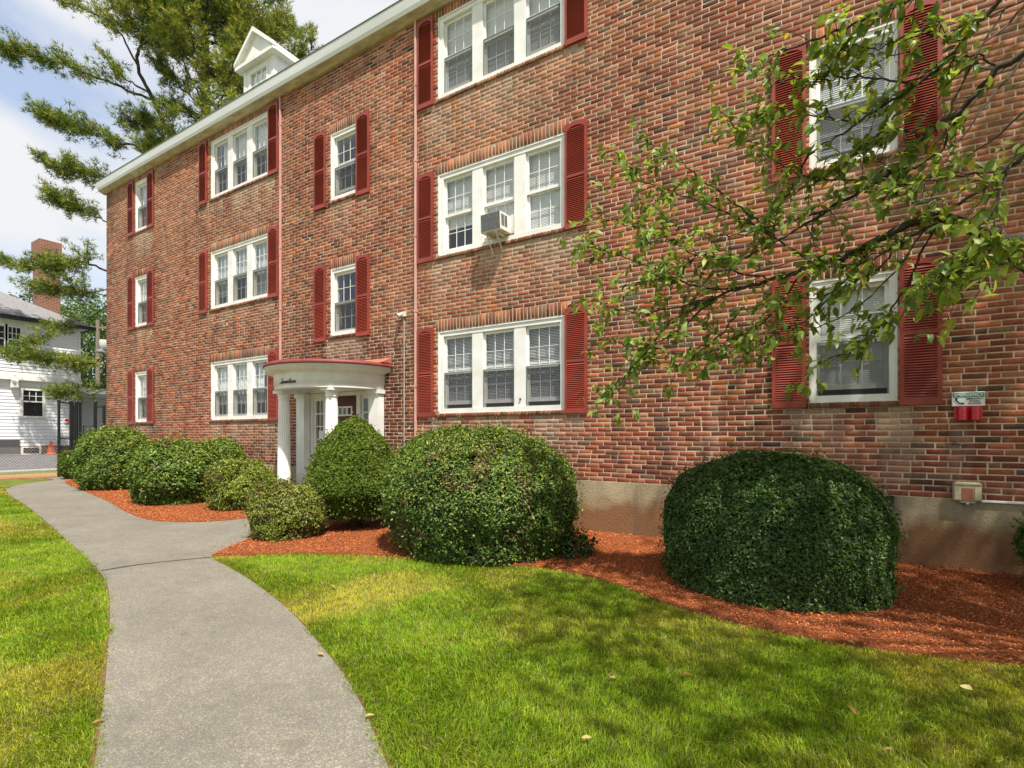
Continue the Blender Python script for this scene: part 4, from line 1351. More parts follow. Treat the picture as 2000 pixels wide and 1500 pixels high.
# ================================================================== MULCH CHIPS, GRASS
def in_view(x, y, m=160):
    p, q, z = proj(np.c_[x, y, np.zeros(len(x))])
    return (z > 0.5) & (p > -m) & (p < 2000 + m) & (q < 1500 + m * 2), z


g_ = np.random.default_rng(5)
N_ = 560000
x = g_.uniform(-20.6, 3.4, N_); y = g_.uniform(-4.0, 0.0, N_)
iv, z = in_view(x, y)
dens = np.clip((5.2 / np.maximum(z, 1)) ** 1.6, 0, 1)
ok = iv & (g_.random(N_) < dens)
x, y, z = x[ok], y[ok], z[ok]
ok = inpoly(x, y, bed_right) | inpoly(x, y, bed_left)
x, y, z = x[ok], y[ok], z[ok]
eb = np.array(sBL + sBR + lawn_edge)
ek = g_.integers(0, len(eb), 2600)
ex = eb[ek] + g_.normal(0, 0.07, (2600, 2)) + g_.uniform(-0.25, 0.25, (2600, 1)) * 0.2
ezp = proj(np.c_[ex, np.zeros(2600)])[2]
x = np.r_[x, ex[:, 0]]; y = np.r_[y, ex[:, 1]]; z = np.r_[z, np.clip(ezp, 1, 30)]
n_ = len(x)
ln = (0.007 + 0.022 * g_.random(n_) ** 2.2) * (0.8 + 0.08 * z)
C_ = np.c_[x, y, 0.024 + g_.random(n_) * 0.016]
Nn = np.c_[g_.normal(0, 0.38, (n_, 2)), np.ones(n_)]
V, F = cards(C_, Nn, g_.normal(0, 1, (n_, 3)), ln, ln * 0.34, 0.1)
mc = np.array([(0.42, 0.110, 0.030), (0.33, 0.080, 0.024), (0.50, 0.150, 0.045), (0.22, 0.055, 0.020), (0.55, 0.22, 0.09), (0.45, 0.125, 0.034)])[g_.integers(0, 6, n_)] * g_.uniform(0.75, 1.2, (n_, 1)) * (0.75 + 0.5 * fbm(np.c_[x, y] * 1.7, 88, 3))[:, None]
tag(obj('mulch_chips', npmesh('mulch_chips', V, F, M['chip'], np.repeat(mc, 2, axis=0))), 'loose red bark chips covering the planting beds', 'mulch', kind='stuff')

N_ = 2800000
x = g_.uniform(-19.5, 3.6, N_); y = g_.uniform(-8.6, -1.6, N_)
iv, z = in_view(x, y, 120)
dens = np.clip((2.9 / np.maximum(z, 0.5)) ** 1.55, 0, 1)
ok = iv & (g_.random(N_) < dens)
x, y, z = x[ok], y[ok], z[ok]
edge = 0.014
bad = inpoly(x, y, path_poly) | inpoly(x, y, bed_right) | inpoly(x, y, bed_left)
for dx, dy in ((edge, 0), (-edge, 0), (0, edge), (0, -edge)):
    bad |= inpoly(x + dx, y + dy, path_poly)
inn = inpoly(x, y, path_poly)
deep = inn.copy()
for dx, dy in ((0.03, 0), (-0.03, 0), (0, 0.03), (0, -0.03)):
    deep &= inpoly(x + dx, y + dy, path_poly)
rag = vnoise(np.c_[x, y] * 9.0, 99)
bad &= ~(~deep & ~inpoly(x, y, bed_right) & ~inpoly(x, y, bed_left) & (g_.random(len(x)) < np.clip(rag * 2.2 - 0.75, 0, 1)))
x, y, z = x[~bad], y[~bad], z[~bad]
n_ = len(x)
P2 = np.c_[x, y]
tuft = fbm(P2 * 2.2, 31, 3)
dry = np.clip((fbm(P2 * 1.1, 41, 3) - 0.44) * 3.2, 0, 0.8)
fine = fbm(P2 * 7.0, 51, 2)
cell = vnoise(P2 * 22.0, 71) * 0.6 + vnoise(P2 * 47.0, 72) * 0.4
hgt = (0.012 + 0.018 * tuft + 0.024 * cell + 0.014 * g_.random(n_)) * (1 - 0.25 * dry)
wd_ = (0.0026 + 0.0016 * g_.random(n_)) * (0.75 + 0.19 * z)
az = g_.random(n_) * 2 * np.pi
flow = fbm(P2 * 1.4, 61, 2) * 9
ld = np.c_[np.cos(az) + 0.8 * np.cos(flow), np.sin(az) + 0.8 * np.sin(flow)]
ld /= np.linalg.norm(ld, axis=1, keepdims=True)
lean = np.abs(g_.normal(0.45, 0.35, n_)) * hgt
sd = np.c_[-ld[:, 1], ld[:, 0]]
tw_ = g_.normal(0, 0.7, n_)
sd = np.c_[sd[:, 0] * np.cos(tw_) - sd[:, 1] * np.sin(tw_), sd[:, 0] * np.sin(tw_) + sd[:, 1] * np.cos(tw_)]
zb = np.zeros(n_) - 0.012
b0 = np.c_[x - sd[:, 0] * wd_ / 2, y - sd[:, 1] * wd_ / 2, zb]
b1 = np.c_[x + sd[:, 0] * wd_ / 2, y + sd[:, 1] * wd_ / 2, zb]
mxy = P2 + ld * (lean * 0.35)[:, None]
m0 = np.c_[mxy - sd * (wd_ * 0.42)[:, None], zb + hgt * 0.62]
m1 = np.c_[mxy + sd * (wd_ * 0.42)[:, None], zb + hgt * 0.62]
tp = np.c_[P2 + ld * lean[:, None], zb + hgt * np.clip(1.02 - 0.25 * lean / hgt, 0.55, 1)]
V = np.stack([b0, b1, m0, m1, tp], 1).reshape(-1, 3)
i = np.arange(n_)[:, None] * 5
F = np.concatenate([i + np.array([[0, 1, 3]]), i + np.array([[0, 3, 2]]), i + np.array([[2, 3, 4]])], 1).reshape(-1, 3)
ga = np.array((0.130, 0.255, 0.008)); gb = np.array((0.235, 0.335, 0.014)); gd = np.array((0.48, 0.41, 0.05)); gt = np.array((0.40, 0.31, 0.15))
cc = ga[None] * (1 - fine[:, None]) + gb[None] * fine[:, None]
mixd = np.clip(dry * 0.85 + g_.normal(0, 0.16, n_), 0, 1)[:, None]
cc = cc * (1 - mixd) + gd * mixd
cc = cc * (0.62 + 0.76 * cell[:, None]) * (0.85 + 0.3 * fbm(P2 * 4.0, 73, 2)[:, None])
straw = (g_.random(n_) < 0.05 + 0.12 * dry)[:, None]
cc = np.where(straw, gt * g_.uniform(0.7, 1.2, (n_, 1)), cc * g_.uniform(0.75, 1.25, (n_, 1)))
tag(obj('lawn_grass', npmesh('lawn_grass', V, F, M['grass'], np.repeat(cc, 3, axis=0))), 'short sunlit lawn grass with yellowish patches on both sides of the path', 'grass', kind='stuff')
print('GRASS', n_)
# ================================================================== LEAVES OF THE BROADLEAF TREE
def leaf_template(w=0.46, droop=0.16, fold=0.16, curl=0.0):
    """unit leaf along +x, normal +z"""
    st_ = [(0.0, 0.0), (0.16, 0.62), (0.42, 1.0), (0.70, 0.72), (1.0, 0.0)]
    v = []
    for t, k in st_:
        zc_ = -droop * t * t
        v.append((t, 0, zc_))
        if 0 < t < 1:
            v.append((t + 0.03, k * w / 2, zc_ + fold * k * w / 2 + curl * k * 0.1))
            v.append((t + 0.03, -k * w / 2, zc_ + fold * k * w / 2 - curl * k * 0.05))
    # idx: 0 base, 1..3 , 4..6, 7..9, 10 tip
    f = [(0, 2, 1), (0, 1, 3)]
    f = [(0, 1, 2), (0, 3, 1), (1, 4, 5), (1, 5, 2), (1, 6, 4), (1, 3, 6), (4, 7, 8), (4, 8, 5), (4, 9, 7), (4, 6, 9), (7, 10, 8), (7, 9, 10)]
    return np.array(v, float), np.array(f)


LT_V = [leaf_template(0.50, 0.22, 0.22), leaf_template(0.44, 0.34, 0.30, 0.4), leaf_template(0.52, 0.12, 0.35, -0.3), leaf_template(0.46, 0.42, 0.15)]
LT_F = LT_V[0][1]


def frames(Xd, up):
    Xd = Xd / np.linalg.norm(Xd, axis=1, keepdims=True)
    Z_ = up - Xd * (up * Xd).sum(1, keepdims=True)
    Z_ /= np.maximum(np.linalg.norm(Z_, axis=1, keepdims=True), 1e-6)
    Y_ = np.cross(Z_, Xd)
    return Xd, Y_, Z_


def leaves_mesh(name, P, Xd, up, size, col, mat):
    X_, Y_, Z_ = frames(Xd, up)
    vs = []
    var = np.random.default_rng(2).integers(0, 4, len(P))
    T4 = np.stack([t[0] for t in LT_V])[var]                # n,11,3
    T4 = T4 * size[:, None, None]
    V = P[:, None, :] + T4[:, :, :1] * X_[:, None] + T4[:, :, 1:2] * Y_[:, None] + T4[:, :, 2:3] * Z_[:, None]
    F = (LT_F[None] + (np.arange(len(P)) * 11)[:, None, None]).reshape(-1, 3)
    return npmesh(name, V.reshape(-1, 3), F, mat, np.repeat(col, 12, axis=0))


tg = np.random.default_rng(77)
tree = thing('cherry_tree', (3.35, -3.0, 0), 'broadleaf tree leaning in from the right with long drooping leafy branches', 'tree')
TO = Vector((-3.35, 3.0, 0))
limbs = []      # (points, r0, r1)
def limb(px, r0, r1):
    return ([tuple(at(*p)) for p in px], r0, r1)

hub = (3.1, -3.05, 2.2)
trunk_pts = [(3.35, -3.0, -0.1), (3.32, -3.0, 0.4), (3.2, -3.02, 1.2), (3.1, -3.05, 2.2)]
hubpt = Vector(hub)
VIS = [
    [(2000, 478, 3.35), (1910, 448, 3.45), (1830, 424, 3.55), (1770, 440, 3.65), (1680, 488, 3.8), (1600, 518, 3.95), (1500, 548, 4.15), (1400, 580, 4.35), (1310, 625, 4.5)],
    [(2080, 60, 3.0), (1960, 130, 3.2), (1880, 210, 3.35), (1800, 270, 3.5), (1730, 345, 3.65), (1620, 410, 3.85), (1520, 470, 4.0), (1430, 520, 4.2)],
    [(2040, -90, 3.1), (1950, 0, 3.2), (1880, 85, 3.3), (1790, 165, 3.45), (1680, 235, 3.65), (1580, 300, 3.85)],
    [(2090, 235, 3.2), (1970, 330, 3.3), (1860, 410, 3.45), (1770, 470, 3.6)],
    [(2020, -160, 3.3), (1860, -60, 3.4), (1720, 20, 3.55), (1600, 75, 3.7), (1500, 110, 3.85)],
    [(2060, 560, 2.9), (1980, 520, 3.0), (1900, 515, 3.1), (1840, 530, 3.2)],
]
SUBV = [   # secondary shoots: start near a limb, arch outwards
    [(1500, 548, 4.15), (1400, 520, 4.3), (1310, 470, 4.45), (1230, 440, 4.55), (1150, 425, 4.65)],
    [(1450, 560, 4.25), (1360, 560, 4.4), (1270, 520, 4.5), (1180, 490, 4.65), (1130, 478, 4.75)],
    [(1600, 518, 3.95), (1520, 470, 4.1), (1430, 420, 4.25), (1330, 380, 4.4), (1250, 350, 4.5), (1215, 305, 4.55)],
    [(1520, 470, 4.0), (1440, 400, 4.15), (1370, 350, 4.25), (1320, 310, 4.3), (1260, 275, 4.4)],
    [(1400, 580, 4.35), (1320, 600, 4.45), (1240, 610, 4.55), (1160, 585, 4.65)],
    [(1400, 580, 4.35), (1330, 640, 4.4), (1250, 680, 4.5), (1175, 650, 4.6)],
    [(1310, 625, 4.5), (1260, 690, 4.55), (1215, 740, 4.6), (1180, 765, 4.65)],
    [(1450, 600, 4.2), (1400, 660, 4.3), (1330, 690, 4.35), (1260, 670, 4.45)],
    [(1560, 540, 4.0), (1520, 600, 4.1), (1470, 650, 4.15), (1400, 690, 4.25)],
    [(1700, 480, 3.75), (1640, 560, 3.85), (1580, 620, 3.95), (1520, 650, 4.05), (1460, 690, 4.1)],
    [(1830, 424, 3.55), (1780, 540, 3.65), (1730, 620, 3.75), (1680, 680, 3.8), (1610, 700, 3.9)],
    [(1770, 470, 3.6), (1690, 540, 3.75), (1600, 580, 3.9), (1510, 590, 4.05)],
    [(1770, 470, 3.6), (1690, 510, 3.7), (1620, 520, 3.85), (1560, 500, 3.95)],
    [(1730, 345, 3.65), (1640, 350, 3.8), (1560, 340, 3.95), (1480, 290, 4.05), (1440, 260, 4.1)],
    [(1680, 235, 3.65), (1600, 230, 3.8), (1530, 220, 3.9), (1470, 230, 4.0)],
    [(1790, 165, 3.45), (1700, 150, 3.6), (1610, 155, 3.75), (1530, 160, 3.9), (1450, 130, 4.0)],
    [(1880, 85, 3.3), (1800, 60, 3.45), (1720, 90, 3.6), (1640, 100, 3.7)],
    [(1860, -60, 3.4), (1760, 10, 3.5), (1680, 60, 3.6)],
    [(1880, 210, 3.35), (1830, 300, 3.45), (1760, 330, 3.55), (1690, 300, 3.7)],
    [(1960, 130, 3.2), (1900, 110, 3.3), (1830, 130, 3.4), (1760, 190, 3.5)],
    [(1970, 330, 3.3), (1900, 340, 3.3), (1830, 350, 3.45), (1750, 360, 3.5)],
    [(1800, 270, 3.5), (1740, 250, 3.6), (1680, 290, 3.7), (1620, 330, 3.8)],
    [(1580, 300, 3.85), (1540, 380, 3.95), (1500, 420, 4.05)],
    [(1910, 448, 3.45), (1880, 510, 3.3), (1850, 540, 3.25), (1800, 560, 3.3)],
    [(1980, 520, 3.0), (1960, 480, 2.9), (1930, 470, 2.9)],
    [(1970, 330, 3.2), (1940, 420, 3.0), (1970, 470, 2.95)],
    [(1620, 410, 3.85), (1540, 430, 3.95), (1440, 460, 4.1), (1350, 450, 4.25), (1290, 420, 4.35)],
    [(1430, 520, 4.2), (1370, 500, 4.3), (1300, 540, 4.4), (1230, 560, 4.5)],
]
leafP, leafX, leafU, leafS, leafC = [], [], [], [], []
CHC = np.array([(0.18, 0.26, 0.045), (0.24, 0.33, 0.055), (0.115, 0.195, 0.04), (0.36, 0.43, 0.09), (0.21, 0.30, 0.05)])


def cluster(p, d, n_leaf, L_=0.088):
    d = np.array(d, float)
    for _ in range(n_leaf):
        a = d * 0.55 + tg.normal(0, 0.75, 3) + np.array((0, 0, -0.28))
        leafP.append(np.array(p) + tg.normal(0, 0.02, 3))
        leafX.append(a)
        leafU.append(tg.normal(0, 0.45, 3) + np.array((0.15, -0.35, 0.9)))
        leafS.append(L_ * tg.uniform(0.65, 1.15))
        r = tg.random()
        c = CHC[tg.integers(0, 5)] * tg.uniform(0.8, 1.25)
        if r < 0.016: c = np.array((0.42, 0.36, 0.04))
        elif r < 0.017: c = np.array((0.45, 0.20, 0.06))
        leafC.append(c)


def grow(mb, pts, r0, r1, leafy=True, dens=1.0, side=True, L_=0.09):
    sp_ = spline(pts, 7)
    n_ = len(sp_)
    rad = [r0 + (r1 - r0) * i / (n_ - 1) for i in range(n_)]
    w_ = np.array(sp_)
    w_[1:-1] += tg.normal(0, 0.008, (n_ - 2, 3))
    mb.tube([tuple(q) for q in w_], rad, 6 if r0 > 0.012 else 4)
    if not leafy: return
    for i in range(2, n_):
        t = i / (n_ - 1)
        d = w_[i] - w_[i - 1]
        ln_ = np.linalg.norm(d)
        d = d / max(ln_, 1e-6)
        if side and tg.random() < 0.52 * dens and t > 0.12:
            # side twig
            q = d * 0.6 + tg.normal(0, 0.55, 3) + np.array((-0.25 * CP, -0.15, -0.12))
            q /= np.linalg.norm(q)
            L2 = tg.uniform(0.12, 0.34)
            e1 = w_[i] + q * L2 * 0.5 + np.array((0, 0, 0.02))
            e2 = w_[i] + q * L2 + np.array((0, 0, -0.03))
            mb.tube([tuple(w_[i]), tuple(e1), tuple(e2)], [max(r1, 0.0035), 0.003, 0.002], 4, cap=False)
            cluster(e1, q, tg.integers(3, 6), L_)
            cluster(e2, q, tg.integers(4, 8), L_)
        if tg.random() < 0.42 * dens and t > 0.3:
            cluster(w_[i], d, tg.integers(2, 5), L_)
    cluster(w_[-1], d, 6, L_)


tb = MB().tube(trunk_pts, [0.19, 0.16, 0.145, 0.13], 12)
tb.build('trunk', M['bark'], tree, TO)
for q, pts in enumerate(VIS):
    mb = MB()
    P_ = [tuple(at(*p)) for p in pts]
    s0 = Vector(P_[0])
    r0 = (0.042, 0.022, 0.018, 0.018, 0.016, 0.012)[q]
    h_ = Vector((3.1, -3.05, 2.1 + 0.12 * q)) if q != 4 else Vector((3.0, -3.0, 2.7))
    mid = (s0 + h_) / 2 + Vector((0, 0, 0.18))
    mb.tube([tuple(h_), tuple(mid), tuple(s0)], [r0 * 1.7, r0 * 1.3, r0], 8)
    grow(mb, P_, r0, 0.006, True, 0.75 if q else 0.6)
    mb.build('branch', M['bark'], tree, TO)
for pts in SUBV:
    mb = MB()
    grow(mb, [tuple(at(*p)) for p in pts], 0.010, 0.003, True, 1.12, L_=0.09)
    mb.build('branch', M['bark'], tree, TO)
for pts in [[(2060, -40, 3.2), (1900, 110, 3.3), (1780, 260, 3.45), (1660, 400, 3.6), (1600, 470, 3.7)], [(2080, 20, 3.1), (1930, 200, 3.25), (1830, 330, 3.4), (1740, 420, 3.5)],
            [(2100, 120, 3.3), (1950, 260, 3.4), (1800, 350, 3.5), (1640, 400, 3.7), (1500, 430, 3.9)], [(1700, 480, 3.75), (1560, 510, 3.9), (1440, 540, 4.1), (1330, 570, 4.25)],
            [(2080, 180, 3.0), (1980, 310, 3.1), (1900, 400, 3.2), (1850, 470, 3.3)], [(1960, 20, 3.3), (1870, 180, 3.4), (1840, 300, 3.45), (1800, 380, 3.5)],
            [(1830, 424, 3.6), (1700, 580, 3.75), (1600, 640, 3.9), (1540, 660, 4.0)], [(2050, -20, 3.4), (1860, 60, 3.5), (1740, 110, 3.6), (1640, 170, 3.7)]]:
    mb = MB()
    grow(mb, [tuple(at(*p)) for p in pts], 0.009, 0.003, False)
    mb.build('branch', simple('grey_twig_bark', (0.16, 0.12, 0.095), (0.07, 0.05, 0.04), 22, 0.9), tree, TO)
# upper and nearer crown, out of the picture: it shades the lawn and bed
up_p = []
mbu = MB()
cand = np.c_[tg.uniform(-1.2, 6.2, 60000), tg.uniform(-7.9, -2.0, 60000), tg.uniform(2.6, 7.4, 60000)]
ctr = np.array((2.9, -4.8, 4.9)); rad_ = np.array((3.3, 2.6, 2.2))
q_ = ((cand - ctr) / rad_)
rr_ = np.linalg.norm(q_, axis=1)
okc = (rr_ < 1) & (rr_ > 0.25) & (fbm(cand * 1.05, 91, 3) > 0.475)
gx_, gy_ = cand[:, 0] - cand[:, 2] * sv.x / sv.z, cand[:, 1] - cand[:, 2] * sv.y / sv.z
gp_, gq_, gz_ = proj(np.c_[gx_, gy_, gx_ * 0])
okc &= (gp_ > 1010 - (gq_ < 1220) * 60) | (gz_ < 0.3)
okc &= gx_ > -2.6
p_, y_, z_ = proj(cand)
seen = (z_ > 0.1) & (p_ > -80) & (p_ < 2080) & (y_ > -120) & (y_ < 1600)
okc &= ~seen
cand = cand[okc][:2600]
c2 = np.c_[tg.uniform(1.0, 7.5, 26000), tg.uniform(-4.4, -0.5, 26000), tg.uniform(5.2, 9.6, 26000)]  # second unseen crown lobe, added to shade the right part of the wall
q2 = np.linalg.norm((c2 - np.array((4.1, -2.3, 7.3))) / np.array((2.9, 1.75, 2.1)), axis=1)
p_, y_, z_ = proj(c2)
c2 = c2[(q2 < 1) & (fbm(c2 * 0.9, 93, 3) > 0.43) & ~((z_ > 0.1) & (p_ < 2080) & (p_ > -80) & (y_ > -120) & (y_ < 1600)) & (c2[:, 1] < -0.6)][:3600]
cand = np.r_[cand, c2]
for p in cand:
    cluster(p, tg.normal(0, 1, 3), 2, 0.125)
tips_ = cand[tg.integers(0, len(cand), 46)]
for p in tips_:
    a = Vector((3.05, -3.1, 2.6)); e = Vector(p)
    pa = np.array([list(a.lerp(e, t) + Vector((0, 0, 0.35 * math.sin(math.pi * t)))) for t in np.linspace(0, 1, 7)])
    pp_, py_, pz_ = proj(pa)
    if ((pz_ > 0.1) & (pp_ < 2030) & (pp_ > -30) & (py_ > -40) & (py_ < 1540)).any(): continue
    mbu.tube([tuple(v) for v in pa], list(np.linspace(0.035, 0.006, 7)), 5)
mbu.build('branch', M['bark'], tree, TO)
leafP = np.array(leafP); leafX = np.array(leafX); leafU = np.array(leafU); leafS = np.array(leafS); leafC = np.array(leafC)
px_, py_, pz_ = proj(leafP)
show = np.where((px_ > 0) & (px_ < 1990) & (py_ > 5) & (py_ < 1490) & (pz_ > 0.5), leafS / np.maximum(pz_, 0.1), -1)
big = np.argsort(-show)[:300]
msk = np.ones(len(leafP), bool); msk[big] = False
tag(obj('foliage', leaves_mesh('foliage', leafP[msk], leafX[msk], leafU[msk], leafS[msk], leafC[msk], M['treeleaf']), tree, TO), kind='stuff')
X_, Y_, Z_ = frames(leafX[big], leafU[big])
LM = []
for v in range(20):
    t_ = LT_V[v % 4]
    LM.append(npmesh('leaf', t_[0], t_[1], M['treeleaf'], np.repeat(leafC[big[v]][None], 12, axis=0)))
for q, i in enumerate(big):
    o = obj('leaf', LM[q % 20], tree)
    mt = Matrix(((X_[q][0], Y_[q][0], Z_[q][0]), (X_[q][1], Y_[q][1], Z_[q][1]), (X_[q][2], Y_[q][2], Z_[q][2]))).to_4x4()
    o.matrix_basis = Matrix.Translation(Vector(leafP[i]) + TO) @ mt @ Matrix.Scale(float(leafS[i]), 4)
print('LEAVES', len(leafP))

# fallen leaves
FL = [(645, 1152), (838, 1266), (1168, 1250), (1334, 1330), (1190, 1338), (1655, 1264), (1900, 1364), (1655, 1393), (1745, 1482), (1874, 1304), (712, 1410), (210, 1238), (620, 1284), (180, 1425), (1135, 1460), (1945, 1318)]
FLL = ['dry leaf on the sunlit grass just below the small loose shrub', 'dry leaf on sunlit grass in front of the large rounded shrub',
       'dry leaf on the grass in front of the gap between the two big shrubs', 'reddish leaf on the grass below the left side of the dark clipped shrub',
       'dry leaf on open grass, lower of the two before the gap between the big shrubs', 'leaf at the mulch edge below the right side of the dark clipped shrub',
       'pale yellow fallen leaf, the largest, on the grass near the right edge', 'reddish leaf on shaded grass left of the large pale yellow leaf',
       'dry leaf on the grass at the bottom edge, right of centre', 'leaf near the mulch edge just above the large pale yellow leaf',
       'dry leaf at the right edge of the path near the bottom', 'reddish leaf at the left edge of the path halfway up',
       'dry leaf at the right edge of the path, the one farther up', 'leaf at the left edge of the path near the bottom',
       'dry leaf on the grass at the bottom edge near the centre', 'reddish leaf on the grass close to the right picture edge']
for q, (a, b_) in enumerate(FL):
    z = H * 980 / (b_ - 850)
    p = at(a, b_, z)
    s_ = 0.040 + 0.018 * random.random()
    if q == 6: s_ = 0.075
    v, f_ = LT_V[q % 4]
    col = [(0.42, 0.28, 0.11), (0.34, 0.20, 0.08), (0.45, 0.33, 0.13), (0.28, 0.12, 0.05)][q % 4]
    if q == 6: col = (0.62, 0.52, 0.22)
    o = obj('fallen_leaf', npmesh('fallen_leaf', v * s_, f_, M['dryleaf'], np.repeat(np.array([col]), 12, axis=0)))
    on_path = q in (10, 11, 12, 13)
    o.location = (p.x, p.y, 0.03 if on_path else 0.045)
    o.rotation_euler = (random.uniform(-0.35, 0.35), random.uniform(-0.3, 0.1), random.uniform(0, 6.28))
    tag(o, FLL[q], 'leaf', 'fallen leaves')
# ================================================================== PINE BEHIND THE BUILDING
pg = np.random.default_rng(8)
PZ = 25.0
base_ = at(412, 850, PZ)
pine = thing('pine_tree', (base_.x, base_.y, 0.2), 'tall white pine with long horizontal boughs rising behind the far end of the brick building', 'tree')
PO2 = Vector((-base_.x, -base_.y, -0.2))
def ptk(zz, k=0.0):
    return Vector((base_.x + 0.25 * math.sin(zz * 0.2), base_.y + 0.2 * math.cos(zz * 0.17), zz))
tk = MB().tube([tuple(ptk(z)) for z in np.arange(0.0, 33, 1.5)], list(np.linspace(0.42, 0.06, 22)), 10)
tk.build('trunk', M['pinebark'], pine, PO2)
tuP, tuD, tuS, tuC = [], [], [], []
PCOL = np.array([(0.115, 0.190, 0.036), (0.160, 0.235, 0.034), (0.075, 0.140, 0.040), (0.25, 0.29, 0.036), (0.10, 0.18, 0.055)])


def tuft_at(p, d, s=0.2, yellow=0.0):
    tuP.append(np.array(p)); tuD.append(np.array(d)); tuS.append(s)
    c = PCOL[pg.integers(0, 5)] * pg.uniform(0.75, 1.25)
    if pg.random() < yellow: c = np.array((0.38, 0.38, 0.045)) * pg.uniform(0.8, 1.2)
    tuC.append(c)


def bough(mb, pts, r0, dens=1.0, start=0.25, side_len=1.1, yellow=0.1, up=0.35):
    sp_ = np.array(spline(pts, 8))
    n_ = len(sp_)
    sp_[1:-1] += pg.normal(0, 0.03, (n_ - 2, 3))
    mb.tube([tuple(v) for v in sp_], list(np.linspace(r0, 0.012, n_)), 6)
    tot = np.linalg.norm(np.diff(sp_, axis=0), axis=1).sum()
    m_ = int(tot * 5.5 * dens)
    for q in range(m_):
        t = start + (1 - start) * pg.random() ** 0.85
        f_ = t * (n_ - 1)
        i = min(int(f_), n_ - 2)
        p = sp_[i] + (sp_[i + 1] - sp_[i]) * (f_ - i)
        d = sp_[i + 1] - sp_[i]
        d = d / (np.linalg.norm(d) + 1e-6)
        lat = np.cross(d, (0, 0, 1.0)); lat /= np.linalg.norm(lat) + 1e-6
        s_ = pg.choice((-1, 1))
        q_ = d * pg.uniform(0.3, 0.9) + lat * s_ * pg.uniform(0.3, 1.0) + np.array((0, 0, pg.uniform(-0.15, up)))
        q_ /= np.linalg.norm(q_)
        ln_ = side_len * pg.uniform(0.35, 1.0) * (1.15 - 0.55 * t)
        e = p + q_ * ln_
        mb.tube([tuple(p), tuple((p + e) / 2 + np.array((0, 0, 0.03))), tuple(e)], [0.018, 0.012, 0.006], 3, cap=False)
        k_ = max(4, int(ln_ * 17))
        for j in range(k_):
            u = 0.25 + 0.75 * pg.random()
            tuft_at(p + (e - p) * u + pg.normal(0, 0.12, 3), q_ * 0.8 + pg.normal(0, 0.45, 3) + np.array((0, 0, 0.35)), pg.uniform(0.19, 0.31), yellow)
        for j in range(3):
            tuft_at(e + pg.normal(0, 0.05, 3), q_ + pg.normal(0, 0.35, 3) + np.array((0, 0, 0.3)), pg.uniform(0.20, 0.32), yellow)


def tr(py, px=412, z=PZ):
    return (px, py, z)


LB = [   # named boughs seen against the sky (pixels, depth)
    ([(405, 235, PZ), (340, 205, 24.4), (275, 186, 24), (160, 140, 23.4), (80, 112, 23), (8, 98, 22.6)], 0.11, 1.1, 0.45),
    ([(410, 330, PZ), (330, 292, 24.4), (250, 282, 24), (180, 262, 23.6), (130, 245, 23.3), (88, 226, 23)], 0.10, 1.5, 0.40),
    ([(410, 380, PZ), (300, 350, 24.2), (215, 348, 23.8), (160, 340, 23.4), (100, 322, 23)], 0.08, 1.0, 0.45),
    ([(410, 480, PZ), (280, 440, 24.4), (210, 432, 24), (160, 412, 23.6), (112, 388, 23.2)], 0.07, 1.0, 0.55),
    ([(410, 560, PZ), (280, 540, 24.4), (205, 526, 24), (165, 512, 23.7), (130, 520, 23.4), (60, 522, 23), (-40, 500, 22.5)], 0.09, 1.0, 0.42),
    ([(410, 600, PZ), (260, 560, 24.2), (190, 570, 23.8), (140, 568, 23.5), (60, 562, 23)], 0.05, 0.8, 0.5),
    ([(410, 700, PZ), (260, 640, 24.2), (200, 624, 23.9), (130, 632, 23.5), (90, 660, 23.2), (30, 690, 23)], 0.05, 0.4, 0.5),
    ([(410, 760, PZ), (240, 690, 24.0), (180, 710, 23.6), (110, 705, 23.3), (30, 690, 22.8)], 0.06, 0.95, 0.4),
    ([(410, 800, PZ), (240, 760, 24.0), (180, 770, 23.6), (150, 765, 23.4), (125, 770, 23.2)], 0.04, 0.5, 0.6),
]
LB += [([(408, 300, PZ), (345, 262, 24.6), (290, 240, 24.2), (250, 235, 24)], 0.05, 1.3, 0.3), ([(408, 360, PZ), (350, 322, 24.5), (300, 300, 24.2)], 0.05, 1.3, 0.3),
       ([(406, 220, PZ), (345, 165, 24.5), (300, 120, 24.2)], 0.05, 1.3, 0.25), ([(408, 260, PZ), (370, 225, 24.4), (330, 205, 24)], 0.05, 1.4, 0.2),
       ([(410, 330, PZ), (370, 300, 24.4), (330, 285, 24), (285, 280, 23.8)], 0.05, 1.4, 0.2), ([(410, 250, PZ), (470, 190, 24.6), (540, 140, 24.4), (610, 95, 24.2)], 0.06, 1.3, 0.4)]
for pts, r0, dn, st0 in LB:
    mb = MB()
    bough(mb, [tuple(at(*p)) for p in pts], r0 * 0.8, dn * 1.75, st0, 1.55, 0.2)
    mb.build('bough', M['pinebark'], pine, PO2)
# crown whorls
for h_ in np.arange(13.5, 31.5, 0.62):
    for q in range(5):
        a = pg.random() * 2 * np.pi
        ln_ = pg.uniform(3.0, 6.2) * np.clip((34 - h_) / 14, 0.35, 1.0)
        d = np.array((math.cos(a), math.sin(a), 0))
        # keep the low left side open where the long boughs are
        if h_ < 19.0 and (d[0] * CP + d[1] * SP) < -0.15: continue
        o_ = np.array(ptk(h_))
        upw = pg.uniform(0.25, 0.75)
        pts = [tuple(o_), tuple(o_ + d * ln_ * 0.35 + np.array((0, 0, 0.1 * ln_ * upw))), tuple(o_ + d * ln_ * 0.7 + np.array((0, 0, 0.35 * ln_ * upw))), tuple(o_ + d * ln_ + np.array((0, 0, 0.7 * ln_ * upw)))]
        mb = MB()
        bough(mb, pts, 0.05, 1.5, 0.15, 1.35, 0.42)
        mb.build('bough', M['pinebark'], pine, PO2)
